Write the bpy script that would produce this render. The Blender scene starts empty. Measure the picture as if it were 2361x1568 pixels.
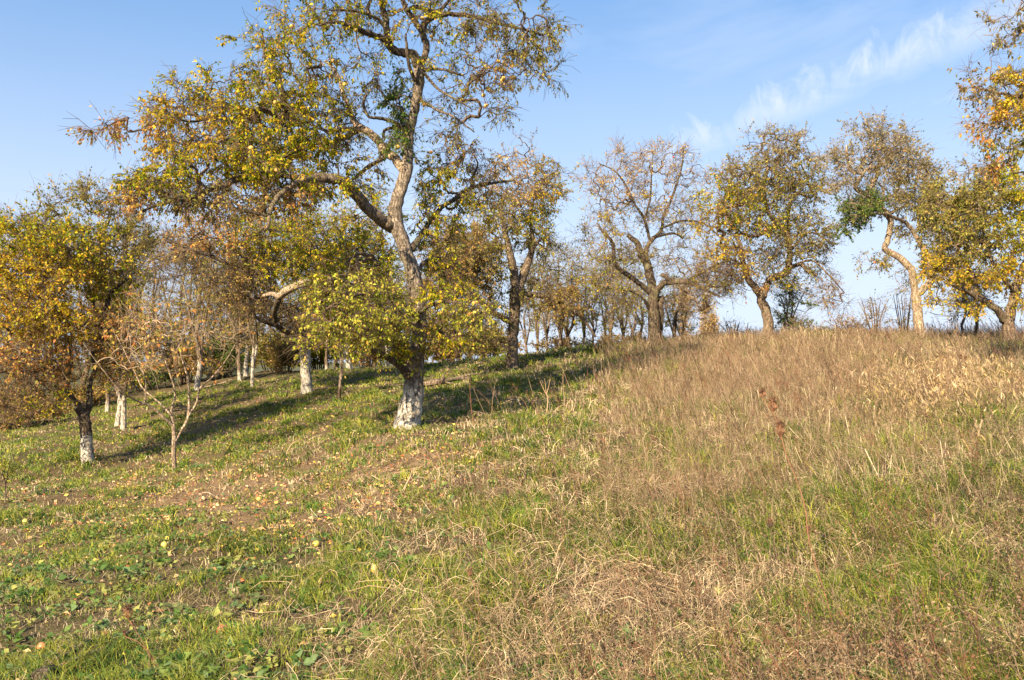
import bpy, math, random
import numpy as np
from mathutils import Vector
rng = np.random.default_rng(7)
random.seed(7)
C = bpy.context.scene.collection
scene = bpy.context.scene

# ------------------------------------------------------------------ camera, sky, sun, exposure
W, H, F, HZ, EYE = 2361.0, 1568.0, 2045.0, 830.0, 1.6      # working image frame, focal length and horizon row
cam = bpy.data.cameras.new('camera')
cam.sensor_width = 36.0
cam.lens = 36.0 * F / W
cam.shift_y = (HZ - H / 2) / W
cam.clip_end = 6000
camo = bpy.data.objects.new('camera', cam); C.objects.link(camo)
camo.location = (0, 0, EYE); camo.rotation_euler = (math.radians(90), 0, 0)
scene.camera = camo

SUN_EL = math.radians(30)
SUN_H = (0.47, 0.88)                                         # horizontal direction the light travels
SUN_ROT = math.atan2(-SUN_H[0], -SUN_H[1])
world = bpy.data.worlds.new('World'); scene.world = world
world.use_nodes = True
nt = world.node_tree; nt.nodes.clear()
def N(t, typ, **kw):
    n = t.nodes.new(typ)
    for k, v in kw.items():
        setattr(n, k, v)
    return n
def build_world(nt):
    L = nt.links.new
    out = N(nt, 'ShaderNodeOutputWorld'); bg = N(nt, 'ShaderNodeBackground'); bg.inputs[1].default_value = 0.056
    sky = N(nt, 'ShaderNodeTexSky', sky_type='NISHITA', sun_disc=False, sun_elevation=SUN_EL, sun_rotation=SUN_ROT,
            air_density=1.0, dust_density=0.6, ozone_density=1.8)
    tc = N(nt, 'ShaderNodeTexCoord')
    nv = N(nt, 'ShaderNodeVectorMath', operation='NORMALIZE'); L(tc.outputs['Generated'], nv.inputs[0])
    def math_(op, a, b=None, clamp=False):
        m = N(nt, 'ShaderNodeMath', operation=op, use_clamp=clamp)
        for i, v in enumerate((a, b)):
            if v is None: continue
            if isinstance(v, (int, float)): m.inputs[i].default_value = v
            else: L(v, m.inputs[i])
        return m.outputs[0]
    def noise(scale, sx, sy, sz, detail, rot=(0, 0, 0), dist=0.0):
        mp = N(nt, 'ShaderNodeMapping'); mp.inputs['Scale'].default_value = (sx, sy, sz); mp.inputs['Rotation'].default_value = rot
        L(nv.outputs[0], mp.inputs[0])
        n = N(nt, 'ShaderNodeTexNoise'); n.inputs['Scale'].default_value = scale; n.inputs['Detail'].default_value = detail
        n.inputs['Roughness'].default_value = .6; n.inputs['Distortion'].default_value = dist
        L(mp.outputs[0], n.inputs['Vector']); return n.outputs[0]
    def ramp(x, a, b):
        m = N(nt, 'ShaderNodeMapRange', interpolation_type='SMOOTHSTEP')
        m.inputs['From Min'].default_value = a; m.inputs['From Max'].default_value = b
        L(x, m.inputs[0]); return m.outputs[0]
    sep = N(nt, 'ShaderNodeSeparateXYZ'); L(nv.outputs[0], sep.inputs[0])
    # streak of cirrus along a great circle
    def streak(p0, p1, width, offn):
        a = Vector(((p0[0] - W / 2) / F, 1, (HZ - p0[1]) / F)); b = Vector(((p1[0] - W / 2) / F, 1, (HZ - p1[1]) / F))
        n = a.cross(b).normalized()
        d = N(nt, 'ShaderNodeVectorMath', operation='DOT_PRODUCT'); L(nv.outputs[0], d.inputs[0]); d.inputs[1].default_value = n
        wob = math_('MULTIPLY', math_('SUBTRACT', offn, .5), 0.05)
        dd = math_('ABSOLUTE', math_('ADD', d.outputs['Value'], wob))
        return math_('SUBTRACT', 1.0, ramp(dd, 0.0, width))
    n1 = noise(9, 1, 1, 1.8, 9, (0, .4, .3), .8)
    n2 = noise(3.0, 1, 1, 2.4, 5, (0, .45, 0), .3)
    n3 = noise(22, 1.6, 1, .8, 9, (0, -.7, .2), 1.0)
    side = ramp(sep.outputs[0], .06, .18)
    st = math_('MULTIPLY', streak((1560, 350), (2361, 10), .045, n3), math_('ADD', .5, math_('MULTIPLY', ramp(n3, .3, .7), .5)))
    st = math_('MULTIPLY', math_('MULTIPLY', st, side), ramp(n1, .12, .5))
    st2 = math_('MULTIPLY', streak((1560, 430), (2361, 190), .04, n1), ramp(n1, .35, .75))
    st2 = math_('MULTIPLY', st2, math_('MULTIPLY', side, .55))
    veil = math_('MULTIPLY', ramp(n2, .38, .8), .55)
    low = math_('SUBTRACT', 1.0, ramp(sep.outputs[2], -.02, .44))
    lowc = math_('MULTIPLY', low, math_('ADD', .75, math_('MULTIPLY', n2, .45)))
    tot = math_('MAXIMUM', math_('MAXIMUM', st, st2), math_('MAXIMUM', veil, lowc), True)
    tot = math_('MULTIPLY', tot, .90)
    # flat blue mixed evenly over the sky model to make it bluer
    mixa = N(nt, 'ShaderNodeMix', data_type='RGBA'); mixa.inputs[0].default_value = .42
    L(sky.outputs[0], mixa.inputs[6]); mixa.inputs[7].default_value = (1.75, 4.1, 8.2, 1)
    mix = N(nt, 'ShaderNodeMix', data_type='RGBA')
    L(tot, mix.inputs[0]); L(mixa.outputs[2], mix.inputs[6]); mix.inputs[7].default_value = (5.6, 6.3, 7.6, 1)
    L(mix.outputs[2], bg.inputs[0]); L(bg.outputs[0], out.inputs[0])
build_world(nt)

sl = bpy.data.lights.new('sun', 'SUN'); sl.energy = 5.0; sl.angle = math.radians(.55); sl.color = (1.0, .80, .52)
so = bpy.data.objects.new('sun', sl); C.objects.link(so)
ce = math.cos(SUN_EL); hl = math.hypot(*SUN_H)
so.rotation_euler = Vector((SUN_H[0] / hl * ce, SUN_H[1] / hl * ce, -math.sin(SUN_EL))).to_track_quat('-Z', 'Y').to_euler()
so.location = (-20, -20, 30)
scene.view_settings.view_transform = 'Standard'; scene.view_settings.look = 'None'
scene.view_settings.exposure = 1.42; scene.view_settings.gamma = 1.0
scene.render.engine = 'CYCLES'
scene.cycles.max_bounces = 5; scene.cycles.transmission_bounces = 3; scene.cycles.transparent_max_bounces = 4
scene.cycles.diffuse_bounces = 3

# ------------------------------------------------------------------ helpers
def P(px, py, Y):
    return np.array([(px - W / 2) / F * Y, Y, EYE - (py - HZ) / F * Y])
def mesh_np(name, V, groups, mats, cols=None, smooth=True):
    """groups: list of (faces array (M,k), material index)"""
    V = np.asarray(V, dtype=np.float32)
    me = bpy.data.meshes.new(name)
    me.vertices.add(len(V)); me.vertices.foreach_set('co', V.ravel())
    groups = [(np.asarray(f, dtype=np.int32), m) for f, m in groups if len(f)]
    nl = sum(f.size for f, m in groups); nf = sum(len(f) for f, m in groups)
    me.loops.add(nl); me.polygons.add(nf)
    me.loops.foreach_set('vertex_index', np.concatenate([f.ravel() for f, m in groups]))
    starts, mi, off = [], [], 0
    for f, m in groups:
        k = f.shape[1]; starts.append(off + np.arange(len(f)) * k); mi.append(np.full(len(f), m)); off += f.size
    me.polygons.foreach_set('loop_start', np.concatenate(starts).astype(np.int32))
    me.polygons.foreach_set('material_index', np.concatenate(mi).astype(np.int32))
    me.polygons.foreach_set('use_smooth', np.full(nf, smooth))
    for m in mats: me.materials.append(m)
    if cols is not None:
        ca = me.color_attributes.new('Col', 'FLOAT_COLOR', 'POINT')
        c4 = np.ones((len(V), 4), dtype=np.float32); c4[:, :3] = cols
        ca.data.foreach_set('color', c4.ravel())
    me.update(calc_edges=True)
    return me
def link(name, me, parent=None, loc=None):
    o = bpy.data.objects.new(name, me); C.objects.link(o)
    if parent is not None: o.parent = parent
    if loc is not None: o.location = loc
    return o
def tag(o, label=None, cat=None, group=None, kind=None):
    if label: o['label'] = label
    if cat: o['category'] = cat
    if group: o['group'] = group
    if kind: o['kind'] = kind
    return o
def empty(name, loc, label, cat, group=None):
    o = link(name, None, None, tuple(float(v) for v in loc)); o.empty_display_size = .3
    return tag(o, label, cat, group)

class Geo:
    """collects vertices, faces, colours"""
    def __init__(s): s.v = []; s.f = []; s.c = []; s.n = 0
    def add(s, v, faces, mat, col):
        v = np.asarray(v); s.v.append(v)
        for f in (faces if isinstance(faces, list) else [faces]): s.f.append((np.asarray(f) + s.n, mat))
        c = np.asarray(col, dtype=float)
        s.c.append(np.broadcast_to(c, (len(v), 3)) if c.ndim == 1 else c)
        s.n += len(v)
    def mesh(s, name, mats, smooth=True, origin=None):
        V = np.concatenate(s.v)
        if origin is not None: V = V - np.asarray(origin)
        return mesh_np(name, V, s.f, mats, np.concatenate(s.c), smooth)

def unit(v):
    return v / np.maximum(np.linalg.norm(v, axis=-1, keepdims=True), 1e-9)
def frames(d):
    ref = np.where(np.abs(d[:, 2:3]) > .9, np.array([[1., 0, 0]]), np.array([[0., 0, 1.]]))
    u = unit(np.cross(d, ref)); return u, np.cross(d, u)
def prisms(A, B, ra, rb, k=3):
    """independent tapered prisms A->B"""
    n = len(A); u, w = frames(unit(B - A))
    a = np.arange(k) * 2 * np.pi / k
    ring = u[:, None, :] * np.cos(a)[None, :, None] + w[:, None, :] * np.sin(a)[None, :, None]
    V = np.concatenate([A[:, None] + ring * ra[:, None, None], B[:, None] + ring * rb[:, None, None]], 1).reshape(-1, 3)
    i = np.arange(n)[:, None] * 2 * k
    fs = [np.concatenate([i + j, i + (j + 1) % k, i + k + (j + 1) % k, i + k + j], 1) for j in range(k)]
    return V, np.concatenate(fs)
def leaves(pos, d, L, wd=.5, fold=.25, rnd=None):
    """folded leaf blades: 2 quads each side of the midrib"""
    n = len(pos); d = unit(d)
    up = unit(rng.normal(size=(n, 3)) * .8 + np.array([0, 0, 1.0]))
    s = unit(np.cross(d, up)); nn = np.cross(s, d)
    L = np.broadcast_to(L, (n,))[:, None]; hw = L * wd * .5
    b = pos; m = pos + d * L * .5 + nn * L * .03; t = pos + d * L - nn * L * .12
    l1 = pos + d * L * .42 + s * hw + nn * hw * fold; r1 = pos + d * L * .42 - s * hw + nn * hw * fold
    V = np.stack([b, l1, t, r1, m], 1).reshape(-1, 3)
    i = np.arange(n)[:, None] * 5
    f = np.concatenate([np.concatenate([i, i + 4, i + 1], 1), np.concatenate([i + 1, i + 4, i + 2], 1),
                        np.concatenate([i, i + 3, i + 4], 1), np.concatenate([i + 3, i + 2, i + 4], 1)])
    return V, f
def simple_leaves(pos, d, L, wd=.5):
    n = len(pos); d = unit(d)
    s = unit(np.cross(d, rng.normal(size=(n, 3))))
    L = np.broadcast_to(L, (n,))[:, None]
    V = np.stack([pos, pos + d * L * .45 + s * L * wd * .5, pos + d * L, pos + d * L * .45 - s * L * wd * .5], 1).reshape(-1, 3)
    i = np.arange(n)[:, None] * 4
    return V, np.concatenate([i, i + 1, i + 2, i + 3], 1)

def vnoise(x, y, seed=0):
    x = np.asarray(x, float); y = np.asarray(y, float)
    xi = np.floor(x).astype(np.int64); yi = np.floor(y).astype(np.int64); fx = x - xi; fy = y - yi
    fx = fx * fx * (3 - 2 * fx); fy = fy * fy * (3 - 2 * fy)
    def hsh(a, b):
        h = (a * 374761393 + b * 668265263 + seed * 1442695041) & 0x7fffffff
        h = ((h ^ (h >> 13)) * 1274126177) & 0x7fffffff
        return ((h ^ (h >> 16)) & 0xffff) / 65535.0
    return (hsh(xi, yi) * (1 - fx) + hsh(xi + 1, yi) * fx) * (1 - fy) + (hsh(xi, yi + 1) * (1 - fx) + hsh(xi + 1, yi + 1) * fx) * fy
def fbm(x, y, seed=0, o=3):
    s = 0; a = 1; t = 0
    for k in range(o): s = s + a * vnoise(x * 2 ** k, y * 2 ** k, seed + k * 17); t += a; a *= .55
    return s / t

# ------------------------------------------------------------------ terrain height
ctl = []
for px, rows in {2361: [(1568, 3.0), (1300, 4.2), (1100, 6), (950, 9), (855, 13), (800, 17), (784, 20), (792, 25)],
                 2060: [(1568, 3.2), (1300, 4.5), (1100, 6.5), (950, 9.6), (855, 14), (802, 18.5), (790, 22), (800, 27)],
                 1765: [(1568, 3.6), (1300, 5), (1100, 7.3), (950, 11), (862, 16), (808, 21), (798, 24), (806, 29)],
                 1480: [(1568, 3.8), (1300, 5.4), (1100, 8.), (950, 12.4), (870, 17), (815, 22), (798, 24.5), (810, 30)],
                 1180: [(1568, 4.1), (1300, 5.7), (1100, 8.5), (1000, 11), (930, 14.5), (870, 19), (828, 24), (835, 30)],
                 900: [(1568, 4.3), (1300, 6.2), (1110, 9.3), (990, 12.2), (930, 15.8), (885, 20.5), (850, 26), (852, 32)],
                 600: [(1568, 4.5), (1300, 6.8), (1130, 10), (1020, 14), (950, 18), (895, 23), (868, 28), (862, 34)],
                 250: [(1568, 4.7), (1300, 7.1), (1110, 12.3), (1040, 15.5), (985, 20), (935, 26), (905, 32)],
                 0: [(1568, 4.8), (1300, 7.5), (1150, 11), (1060, 15), (1010, 20), (965, 26), (935, 32)]}.items():
    for py, d in rows: ctl.append(P(px, py, d))
ctl += [np.array(p, float) for p in [(-12, 6, -1.4), (-16, 14, -1.5), (10, 3, 1.5), (15, 10, 1.8), (0, -4, -.3), (-8, -3, -1.5), (8, -3, 1.0),
                                     (18, 18, 2.3), (-20, 28, -1.2), (22, 28, 1.9), (0, 44, -.2), (16, 44, -.4), (-20, 44, -1.0), (0, 0, 0), (-22, 10, -2.3), (20, 2, 1.9)]]
ctl = np.array(ctl)
def tps_fit(XY, Z, lam=.02):
    n = len(XY); d = np.linalg.norm(XY[:, None] - XY[None], axis=-1)
    K = np.where(d > 0, d ** 2 * np.log(d + 1e-9), 0) + np.eye(n) * lam
    Pm = np.c_[np.ones(n), XY]; A = np.block([[K, Pm], [Pm.T, np.zeros((3, 3))]])
    return np.linalg.solve(A, np.r_[Z, 0, 0, 0])
SC = 10.0
tw = tps_fit(ctl[:, :2] / SC, ctl[:, 2], .0015)
def tps(x, y):
    r = np.zeros_like(x); X = x / SC; Y = y / SC
    for (cx, cy), w in zip(ctl[:, :2] / SC, tw[:-3]):
        d2 = (X - cx) ** 2 + (Y - cy) ** 2 + 1e-12
        r += w * .5 * d2 * np.log(d2)
    return r + tw[-3] + tw[-2] * X + tw[-1] * Y
def hfun(x, y):
    cx = np.clip(x, -22, 22); cy = np.clip(y, -4, 44)
    z = tps(cx, cy)
    dd = np.hypot(x - cx, y - cy)
    z = z - 8.5 * (1 - np.exp(-dd / 40.0))
    b = (fbm(x * .7, y * .7, 3) - .5) * .10 + (fbm(x * 2.0, y * 2.0, 9) - .5) * .13 + (fbm(x * 5, y * 5, 5, 2) - .5) * .06
    return z + b
def axis(lo, hi, step, lo2, hi2):
    o = [lo2, lo2 * .4, lo2 * .15, lo2 * .06]; e = [hi2 * .06, hi2 * .15, hi2 * .4, hi2]
    s1 = np.arange(lo - 20, lo, 2.5); s2 = np.arange(hi + 2.5, hi + 22, 2.5)
    return np.array(sorted(set([v for v in o if v < lo - 22] + list(s1) + list(np.arange(lo, hi + step, step)) + list(s2) + [v for v in e if v > hi + 24])))
GX = axis(-17, 17, .11, -2500, 2500); GY = axis(-1, 36, .11, -1500, 4000)
mx, my = np.meshgrid(GX, GY); GZ = hfun(mx.ravel(), my.ravel()).reshape(mx.shape)
def hz(x, y):
    x = np.asarray(x, float); y = np.asarray(y, float)
    i = np.clip(np.searchsorted(GX, x) - 1, 0, len(GX) - 2); j = np.clip(np.searchsorted(GY, y) - 1, 0, len(GY) - 2)
    fx = (x - GX[i]) / (GX[i + 1] - GX[i]); fy = (y - GY[j]) / (GY[j + 1] - GY[j])
    return (GZ[j, i] * (1 - fx) + GZ[j, i + 1] * fx) * (1 - fy) + (GZ[j + 1, i] * (1 - fx) + GZ[j + 1, i + 1] * fx) * fy
def proj(x, y, z):
    y = np.maximum(y, .5); return x / y * F + W / 2, HZ - (z - EYE) / y * F
def hit(px, py):
    """first ground point seen at that spot"""
    d = np.arange(2.2, 60, .02); x = (px - W / 2) / F * d; z = EYE - (py - HZ) / F * d
    k = np.argmax(z <= hz(x, d));
    if z[k] > hz(x[k], d[k]): k = 1000
    return np.array([x[k], d[k], float(hz(x[k], d[k]))])

# ------------------------------------------------------------------ region fields (where the meadow is dry, tall, littered)
def bl(px, py, cx, cy, sx, sy): return np.exp(-((px - cx) / sx) ** 2 - ((py - cy) / sy) ** 2)
def sg(x): return 1 / (1 + np.exp(-np.clip(x, -30, 30)))
def fields(x, y, z):
    px, py = proj(x, y, z)
    n = fbm(x * .9, y * .9, 21) - .5; n2 = fbm(x * 3.1, y * 3.1, 33) - .5
    pxn = px + n * 330
    edge = 1450 - np.clip(py - 900, 0, 600) * .9
    right = sg((pxn - edge) / 170)
    n3 = fbm(x * .35, y * .35, 91) - .5
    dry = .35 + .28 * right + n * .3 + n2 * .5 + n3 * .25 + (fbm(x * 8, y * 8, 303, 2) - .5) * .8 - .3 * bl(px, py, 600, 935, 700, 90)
    dry -= .12 * sg((py - 1150) / 80) * right
    dry += -.45 * bl(px, py, 2220, 1050, 300, 85) - .35 * bl(px, py, 1650, 1080, 330, 75) - .2 * bl(px, py, 2000, 1180, 350, 60) - .45 * bl(px, py, 2080, 1400, 330, 150) \
           - .25 * bl(px, py, 1500, 1540, 260, 70) - .15 * bl(px, py, 900, 1350, 300, 120) - .3 * bl(px, py, 2250, 790, 160, 20) - .2 * bl(px, py, 2300, 1560, 250, 60)
    dry += .2 * bl(px, py, 1750, 880, 260, 60) + .15 * bl(px, py, 2280, 1250, 110, 60) + .15 * bl(px, py, 1300, 1480, 300, 80)
    tall = .05 + .03 * right
    tall = tall + .16 * sg((pxn - 1560) / 190) * (1 - .85 * bl(px, py, 2300, 790, 300, 40)) * sg((1150 - py) / 110) + .03 * right * sg((py - 1050) / 60) + .18 * bl(px, py, 1800, 790, 380, 30)
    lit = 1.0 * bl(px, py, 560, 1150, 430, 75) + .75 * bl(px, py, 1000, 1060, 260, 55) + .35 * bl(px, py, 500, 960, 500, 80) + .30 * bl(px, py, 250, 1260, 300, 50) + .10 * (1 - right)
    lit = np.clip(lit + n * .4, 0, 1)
    return px, py, np.clip(dry, 0, 1), tall, lit, right

# ------------------------------------------------------------------ materials
def nodemat(name):
    m = bpy.data.materials.new(name); m.use_nodes = True; t = m.node_tree
    return m, t, t.nodes['Principled BSDF'], t.nodes['Material Output']
def attr_mat(name, rough=.6, translucent=0.0, var=.12, scale=30, spec=.3):
    m, t, b, out = nodemat(name); L = t.links.new
    a = N(t, 'ShaderNodeAttribute', attribute_name='Col')
    tc = N(t, 'ShaderNodeTexCoord'); no = N(t, 'ShaderNodeTexNoise'); no.inputs['Scale'].default_value = scale; no.inputs['Detail'].default_value = 2
    L(tc.outputs['Object'], no.inputs['Vector'])
    mr = N(t, 'ShaderNodeMapRange'); mr.inputs['To Min'].default_value = 1 - var * 2; mr.inputs['To Max'].default_value = 1 + var * 2
    L(no.outputs[0], mr.inputs[0])
    mu = N(t, 'ShaderNodeVectorMath', operation='SCALE'); L(a.outputs['Color'], mu.inputs[0]); L(mr.outputs[0], mu.inputs['Scale'])
    L(mu.outputs[0], b.inputs['Base Color']); b.inputs['Roughness'].default_value = rough; b.inputs['Specular IOR Level'].default_value = spec
    if translucent:
        tr = N(t, 'ShaderNodeBsdfTranslucent'); mx_ = N(t, 'ShaderNodeMixShader'); mx_.inputs[0].default_value = translucent
        L(mu.outputs[0], tr.inputs[0]); L(b.outputs[0], mx_.inputs[1]); L(tr.outputs[0], mx_.inputs[2]); L(mx_.outputs[0], out.inputs[0])
    return m
M_leaf = attr_mat('leaf', .55, .5, .15, 9, .18)
M_blade = attr_mat('grass_blade', .65, .22, .1, 12, .12)
M_litter = attr_mat('litter_leaf', .75, .12, .25, 60, .2)
M_twig = attr_mat('twig_bark', .85, 0, .25, 25, .2)
M_apple = attr_mat('apple_skin', .35, 0, .12, 40, .5)
def bark(name, c1, c2, white=0.0, scale=22, moss=0.0):
    m, t, b, out = nodemat(name); L = t.links.new
    tc = N(t, 'ShaderNodeTexCoord')
    mp = N(t, 'ShaderNodeMapping'); mp.inputs['Scale'].default_value = (1, 1, .32); L(tc.outputs['Object'], mp.inputs[0])
    n1 = N(t, 'ShaderNodeTexNoise'); n1.inputs['Scale'].default_value = scale; n1.inputs['Detail'].default_value = 6; n1.inputs['Roughness'].default_value = .7
    L(mp.outputs[0], n1.inputs['Vector'])
    vo = N(t, 'ShaderNodeTexVoronoi', feature='DISTANCE_TO_EDGE'); vo.inputs['Scale'].default_value = scale * 1.3; 
    dv = N(t, 'ShaderNodeVectorMath', operation='ADD'); sc_ = N(t, 'ShaderNodeVectorMath', operation='SCALE'); sc_.inputs['Scale'].default_value = .12
    L(n1.outputs['Color'], sc_.inputs[0]); L(mp.outputs[0], dv.inputs[0]); L(sc_.outputs[0], dv.inputs[1]); L(dv.outputs[0], vo.inputs['Vector'])
    n2 = N(t, 'ShaderNodeTexNoise'); n2.inputs['Scale'].default_value = 3.5; n2.inputs['Detail'].default_value = 4; L(tc.outputs['Object'], n2.inputs['Vector'])
    r = N(t, 'ShaderNodeMapRange'); r.inputs['From Min'].default_value = .35; r.inputs['From Max'].default_value = .68; L(n1.outputs[0], r.inputs[0])
    mx1 = N(t, 'ShaderNodeMix', data_type='RGBA'); L(r.outputs[0], mx1.inputs[0]); mx1.inputs[6].default_value = (*c1, 1); mx1.inputs[7].default_value = (*c2, 1)
    col = mx1.outputs[2]
    # crevices of the bark plates
    cr = N(t, 'ShaderNodeMapRange'); cr.inputs['From Max'].default_value = .12; cr.inputs['To Min'].default_value = .35; L(vo.outputs['Distance'], cr.inputs[0])
    ms = N(t, 'ShaderNodeVectorMath', operation='SCALE'); L(col, ms.inputs[0]); L(cr.outputs[0], ms.inputs['Scale']); col = ms.outputs[0]
    # lichen patches
    li = N(t, 'ShaderNodeMapRange'); li.inputs['From Min'].default_value = .56; li.inputs['From Max'].default_value = .66; li.inputs['To Max'].default_value = .55; L(n2.outputs[0], li.inputs[0])
    mx2 = N(t, 'ShaderNodeMix', data_type='RGBA'); L(li.outputs[0], mx2.inputs[0]); L(col, mx2.inputs[6]); mx2.inputs[7].default_value = (.22, .21, .12, 1) if not moss else (.13, .14, .04, 1)
    col = mx2.outputs[2]
    if white > 0:
        sp = N(t, 'ShaderNodeSeparateXYZ'); L(tc.outputs['Object'], sp.inputs[0])
        ad = N(t, 'ShaderNodeMath', operation='MULTIPLY_ADD'); L(n2.outputs[0], ad.inputs[0]); ad.inputs[1].default_value = .35; L(sp.outputs[2], ad.inputs[2])
        hr = N(t, 'ShaderNodeMapRange'); hr.inputs['From Min'].default_value = white + .10; hr.inputs['From Max'].default_value = white + .26
        hr.inputs['To Min'].default_value = 1; hr.inputs['To Max'].default_value = 0; L(ad.outputs[0], hr.inputs[0])
        fl = N(t, 'ShaderNodeMapRange'); fl.inputs['From Min'].default_value = .38; fl.inputs['From Max'].default_value = .50; L(n1.outputs[0], fl.inputs[0])
        cr2 = N(t, 'ShaderNodeMapRange'); cr2.inputs['From Max'].default_value = .05; L(vo.outputs['Distance'], cr2.inputs[0])
        mu = N(t, 'ShaderNodeMath', operation='MULTIPLY'); L(hr.outputs[0], mu.inputs[0]); L(fl.outputs[0], mu.inputs[1])
        mu2 = N(t, 'ShaderNodeMath', operation='MULTIPLY'); L(mu.outputs[0], mu2.inputs[0]); L(cr2.outputs[0], mu2.inputs[1])
        mx3 = N(t, 'ShaderNodeMix', data_type='RGBA'); L(mu2.outputs[0], mx3.inputs[0]); L(col, mx3.inputs[6]); mx3.inputs[7].default_value = (.62, .57, .49, 1)
        col = mx3.outputs[2]
    L(col, b.inputs['Base Color']); b.inputs['Roughness'].default_value = .9; b.inputs['Specular IOR Level'].default_value = .15
    bu = N(t, 'ShaderNodeBump'); bu.inputs['Strength'].default_value = .9; bu.inputs['Distance'].default_value = .012
    am = N(t, 'ShaderNodeMath', operation='ADD'); L(n1.outputs[0], am.inputs[0]); L(cr.outputs[0], am.inputs[1]); L(am.outputs[0], bu.inputs['Height']); L(bu.outputs[0], b.inputs['Normal'])
    return m
DARK1, DARK2 = (.06, .045, .033), (.22, .17, .125)
GREY1, GREY2 = (.12, .095, .075), (.42, .35, .28)
_bk = {}
def bark_for(kind, white=0.0):
    k = (kind, round(white, 2))
    if k not in _bk:
        c = {'dark': (DARK1, DARK2), 'grey': (GREY1, GREY2), 'tan': ((.26, .19, .14), (.62, .49, .36)), 'pale': ((.42, .33, .27), (.62, .50, .42)), 'mid': ((.11, .08, .06), (.38, .29, .21))}[kind]
        _bk[k] = bark('bark_' + kind + ('_whitewashed' if white else ''), *c, white=white)
    return _bk[k]

def ground_material():
    m, t, b, out = nodemat('meadow_soil'); L = t.links.new
    a = N(t, 'ShaderNodeAttribute', attribute_name='Col'); tc = N(t, 'ShaderNodeTexCoord')
    n1 = N(t, 'ShaderNodeTexNoise'); n1.inputs['Scale'].default_value = 9; n1.inputs['Detail'].default_value = 8; n1.inputs['Roughness'].default_value = .75
    n2 = N(t, 'ShaderNodeTexNoise'); n2.inputs['Scale'].default_value = 45; n2.inputs['Detail'].default_value = 5; n2.inputs['Roughness'].default_value = .7
    L(tc.outputs['Object'], n1.inputs['Vector']); L(tc.outputs['Object'], n2.inputs['Vector'])
    mr = N(t, 'ShaderNodeMapRange'); mr.inputs['From Min'].default_value = .3; mr.inputs['From Max'].default_value = .7; mr.inputs['To Min'].default_value = .5; mr.inputs['To Max'].default_value = 1.4; L(n2.outputs[0], mr.inputs[0])
    mx_ = N(t, 'ShaderNodeMix', data_type='RGBA'); r = N(t, 'ShaderNodeMapRange'); r.inputs['From Min'].default_value = .42; r.inputs['From Max'].default_value = .62; r.inputs['To Max'].default_value = .6
    L(n1.outputs[0], r.inputs[0]); L(r.outputs[0], mx_.inputs[0]); L(a.outputs['Color'], mx_.inputs[6]); mx_.inputs[7].default_value = (.13, .09, .055, 1)
    ms = N(t, 'ShaderNodeVectorMath', operation='SCALE'); L(mx_.outputs[2], ms.inputs[0]); L(mr.outputs[0], ms.inputs['Scale'])
    L(ms.outputs[0], b.inputs['Base Color']); b.inputs['Roughness'].default_value = .95; b.inputs['Specular IOR Level'].default_value = .1
    bu = N(t, 'ShaderNodeBump'); bu.inputs['Strength'].default_value = 1; bu.inputs['Distance'].default_value = .03; L(n2.outputs[0], bu.inputs['Height']); L(bu.outputs[0], b.inputs['Normal'])
    return m

# ------------------------------------------------------------------ the ground sheet
def build_ground():
    ny, nx = mx.shape
    V = np.stack([mx.ravel(), my.ravel(), GZ.ravel()], 1)
    j, i = np.meshgrid(np.arange(ny - 1), np.arange(nx - 1), indexing='ij'); k = (j * nx + i).ravel()
    f = np.stack([k, k + 1, k + nx + 1, k + nx], 1)
    px, py, dry, tall, lit, right = fields(V[:, 0], V[:, 1], V[:, 2])
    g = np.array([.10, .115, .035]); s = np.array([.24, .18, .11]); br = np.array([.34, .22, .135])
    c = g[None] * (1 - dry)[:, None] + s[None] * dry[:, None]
    c = c * .55  # shade in the gaps between blades put into the ground colour, before litter
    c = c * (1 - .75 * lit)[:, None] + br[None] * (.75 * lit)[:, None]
    far = np.clip((np.hypot(V[:, 0], V[:, 1]) - 45) / 60, 0, 1)[:, None]
    c = c * (1 - far) + np.array([.10, .12, .06]) * far
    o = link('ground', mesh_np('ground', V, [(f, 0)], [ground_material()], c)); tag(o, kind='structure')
build_ground()

# ------------------------------------------------------------------ trees
PAL = {
 'yg':   [((.25, .29, .015), 3.4), ((.44, .40, .015), 3.4), ((.70, .50, .03), 2.4), ((.12, .18, .012), 2), ((.70, .40, .06), .8)],
 'lg':   [((.36, .40, .05), 4), ((.52, .50, .07), 3), ((.20, .25, .025), 1.6), ((.70, .58, .10), 2), ((.68, .44, .12), .9)],
 'gold': [((.68, .45, .04), 3), ((.54, .43, .03), 3.4), ((.66, .33, .05), 1.0), ((.36, .34, .03), 3), ((.30, .18, .05), 1)],
 'orange': [((.58, .30, .08), 3), ((.48, .19, .06), 1.6), ((.64, .44, .15), 2), ((.28, .16, .06), 1.6), ((.46, .41, .06), 2)],
 'brown': [((.34, .21, .08), 3), ((.22, .16, .06), 2), ((.50, .32, .10), 2), ((.32, .30, .06), 2.4)],
 'olive': [((.23, .23, .045), 3), ((.36, .31, .07), 2.6), ((.50, .40, .10), 2), ((.32, .21, .08), 1.2), ((.12, .15, .03), 1.2)],
 'dg':   [((.07, .14, .025), 4), ((.14, .21, .04), 3), ((.30, .31, .06), 1)],
 'pink': [((.54, .37, .19), 3), ((.58, .43, .15), 2), ((.36, .25, .14), 2), ((.66, .52, .14), 1)],
 'dusk': [((.26, .22, .10), 3), ((.40, .32, .17), 3), ((.50, .41, .20), 2), ((.20, .20, .06), 1.5)],
}
def pick(pal, n):
    cs = np.array([c for c, w in PAL[pal]]); w = np.array([w for c, w in PAL[pal]], float)
    idx = rng.choice(len(cs), n, p=w / w.sum())
    return cs[idx] * rng.uniform(.75, 1.25, (n, 1)) * rng.uniform(.9, 1.1, (n, 3))
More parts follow.
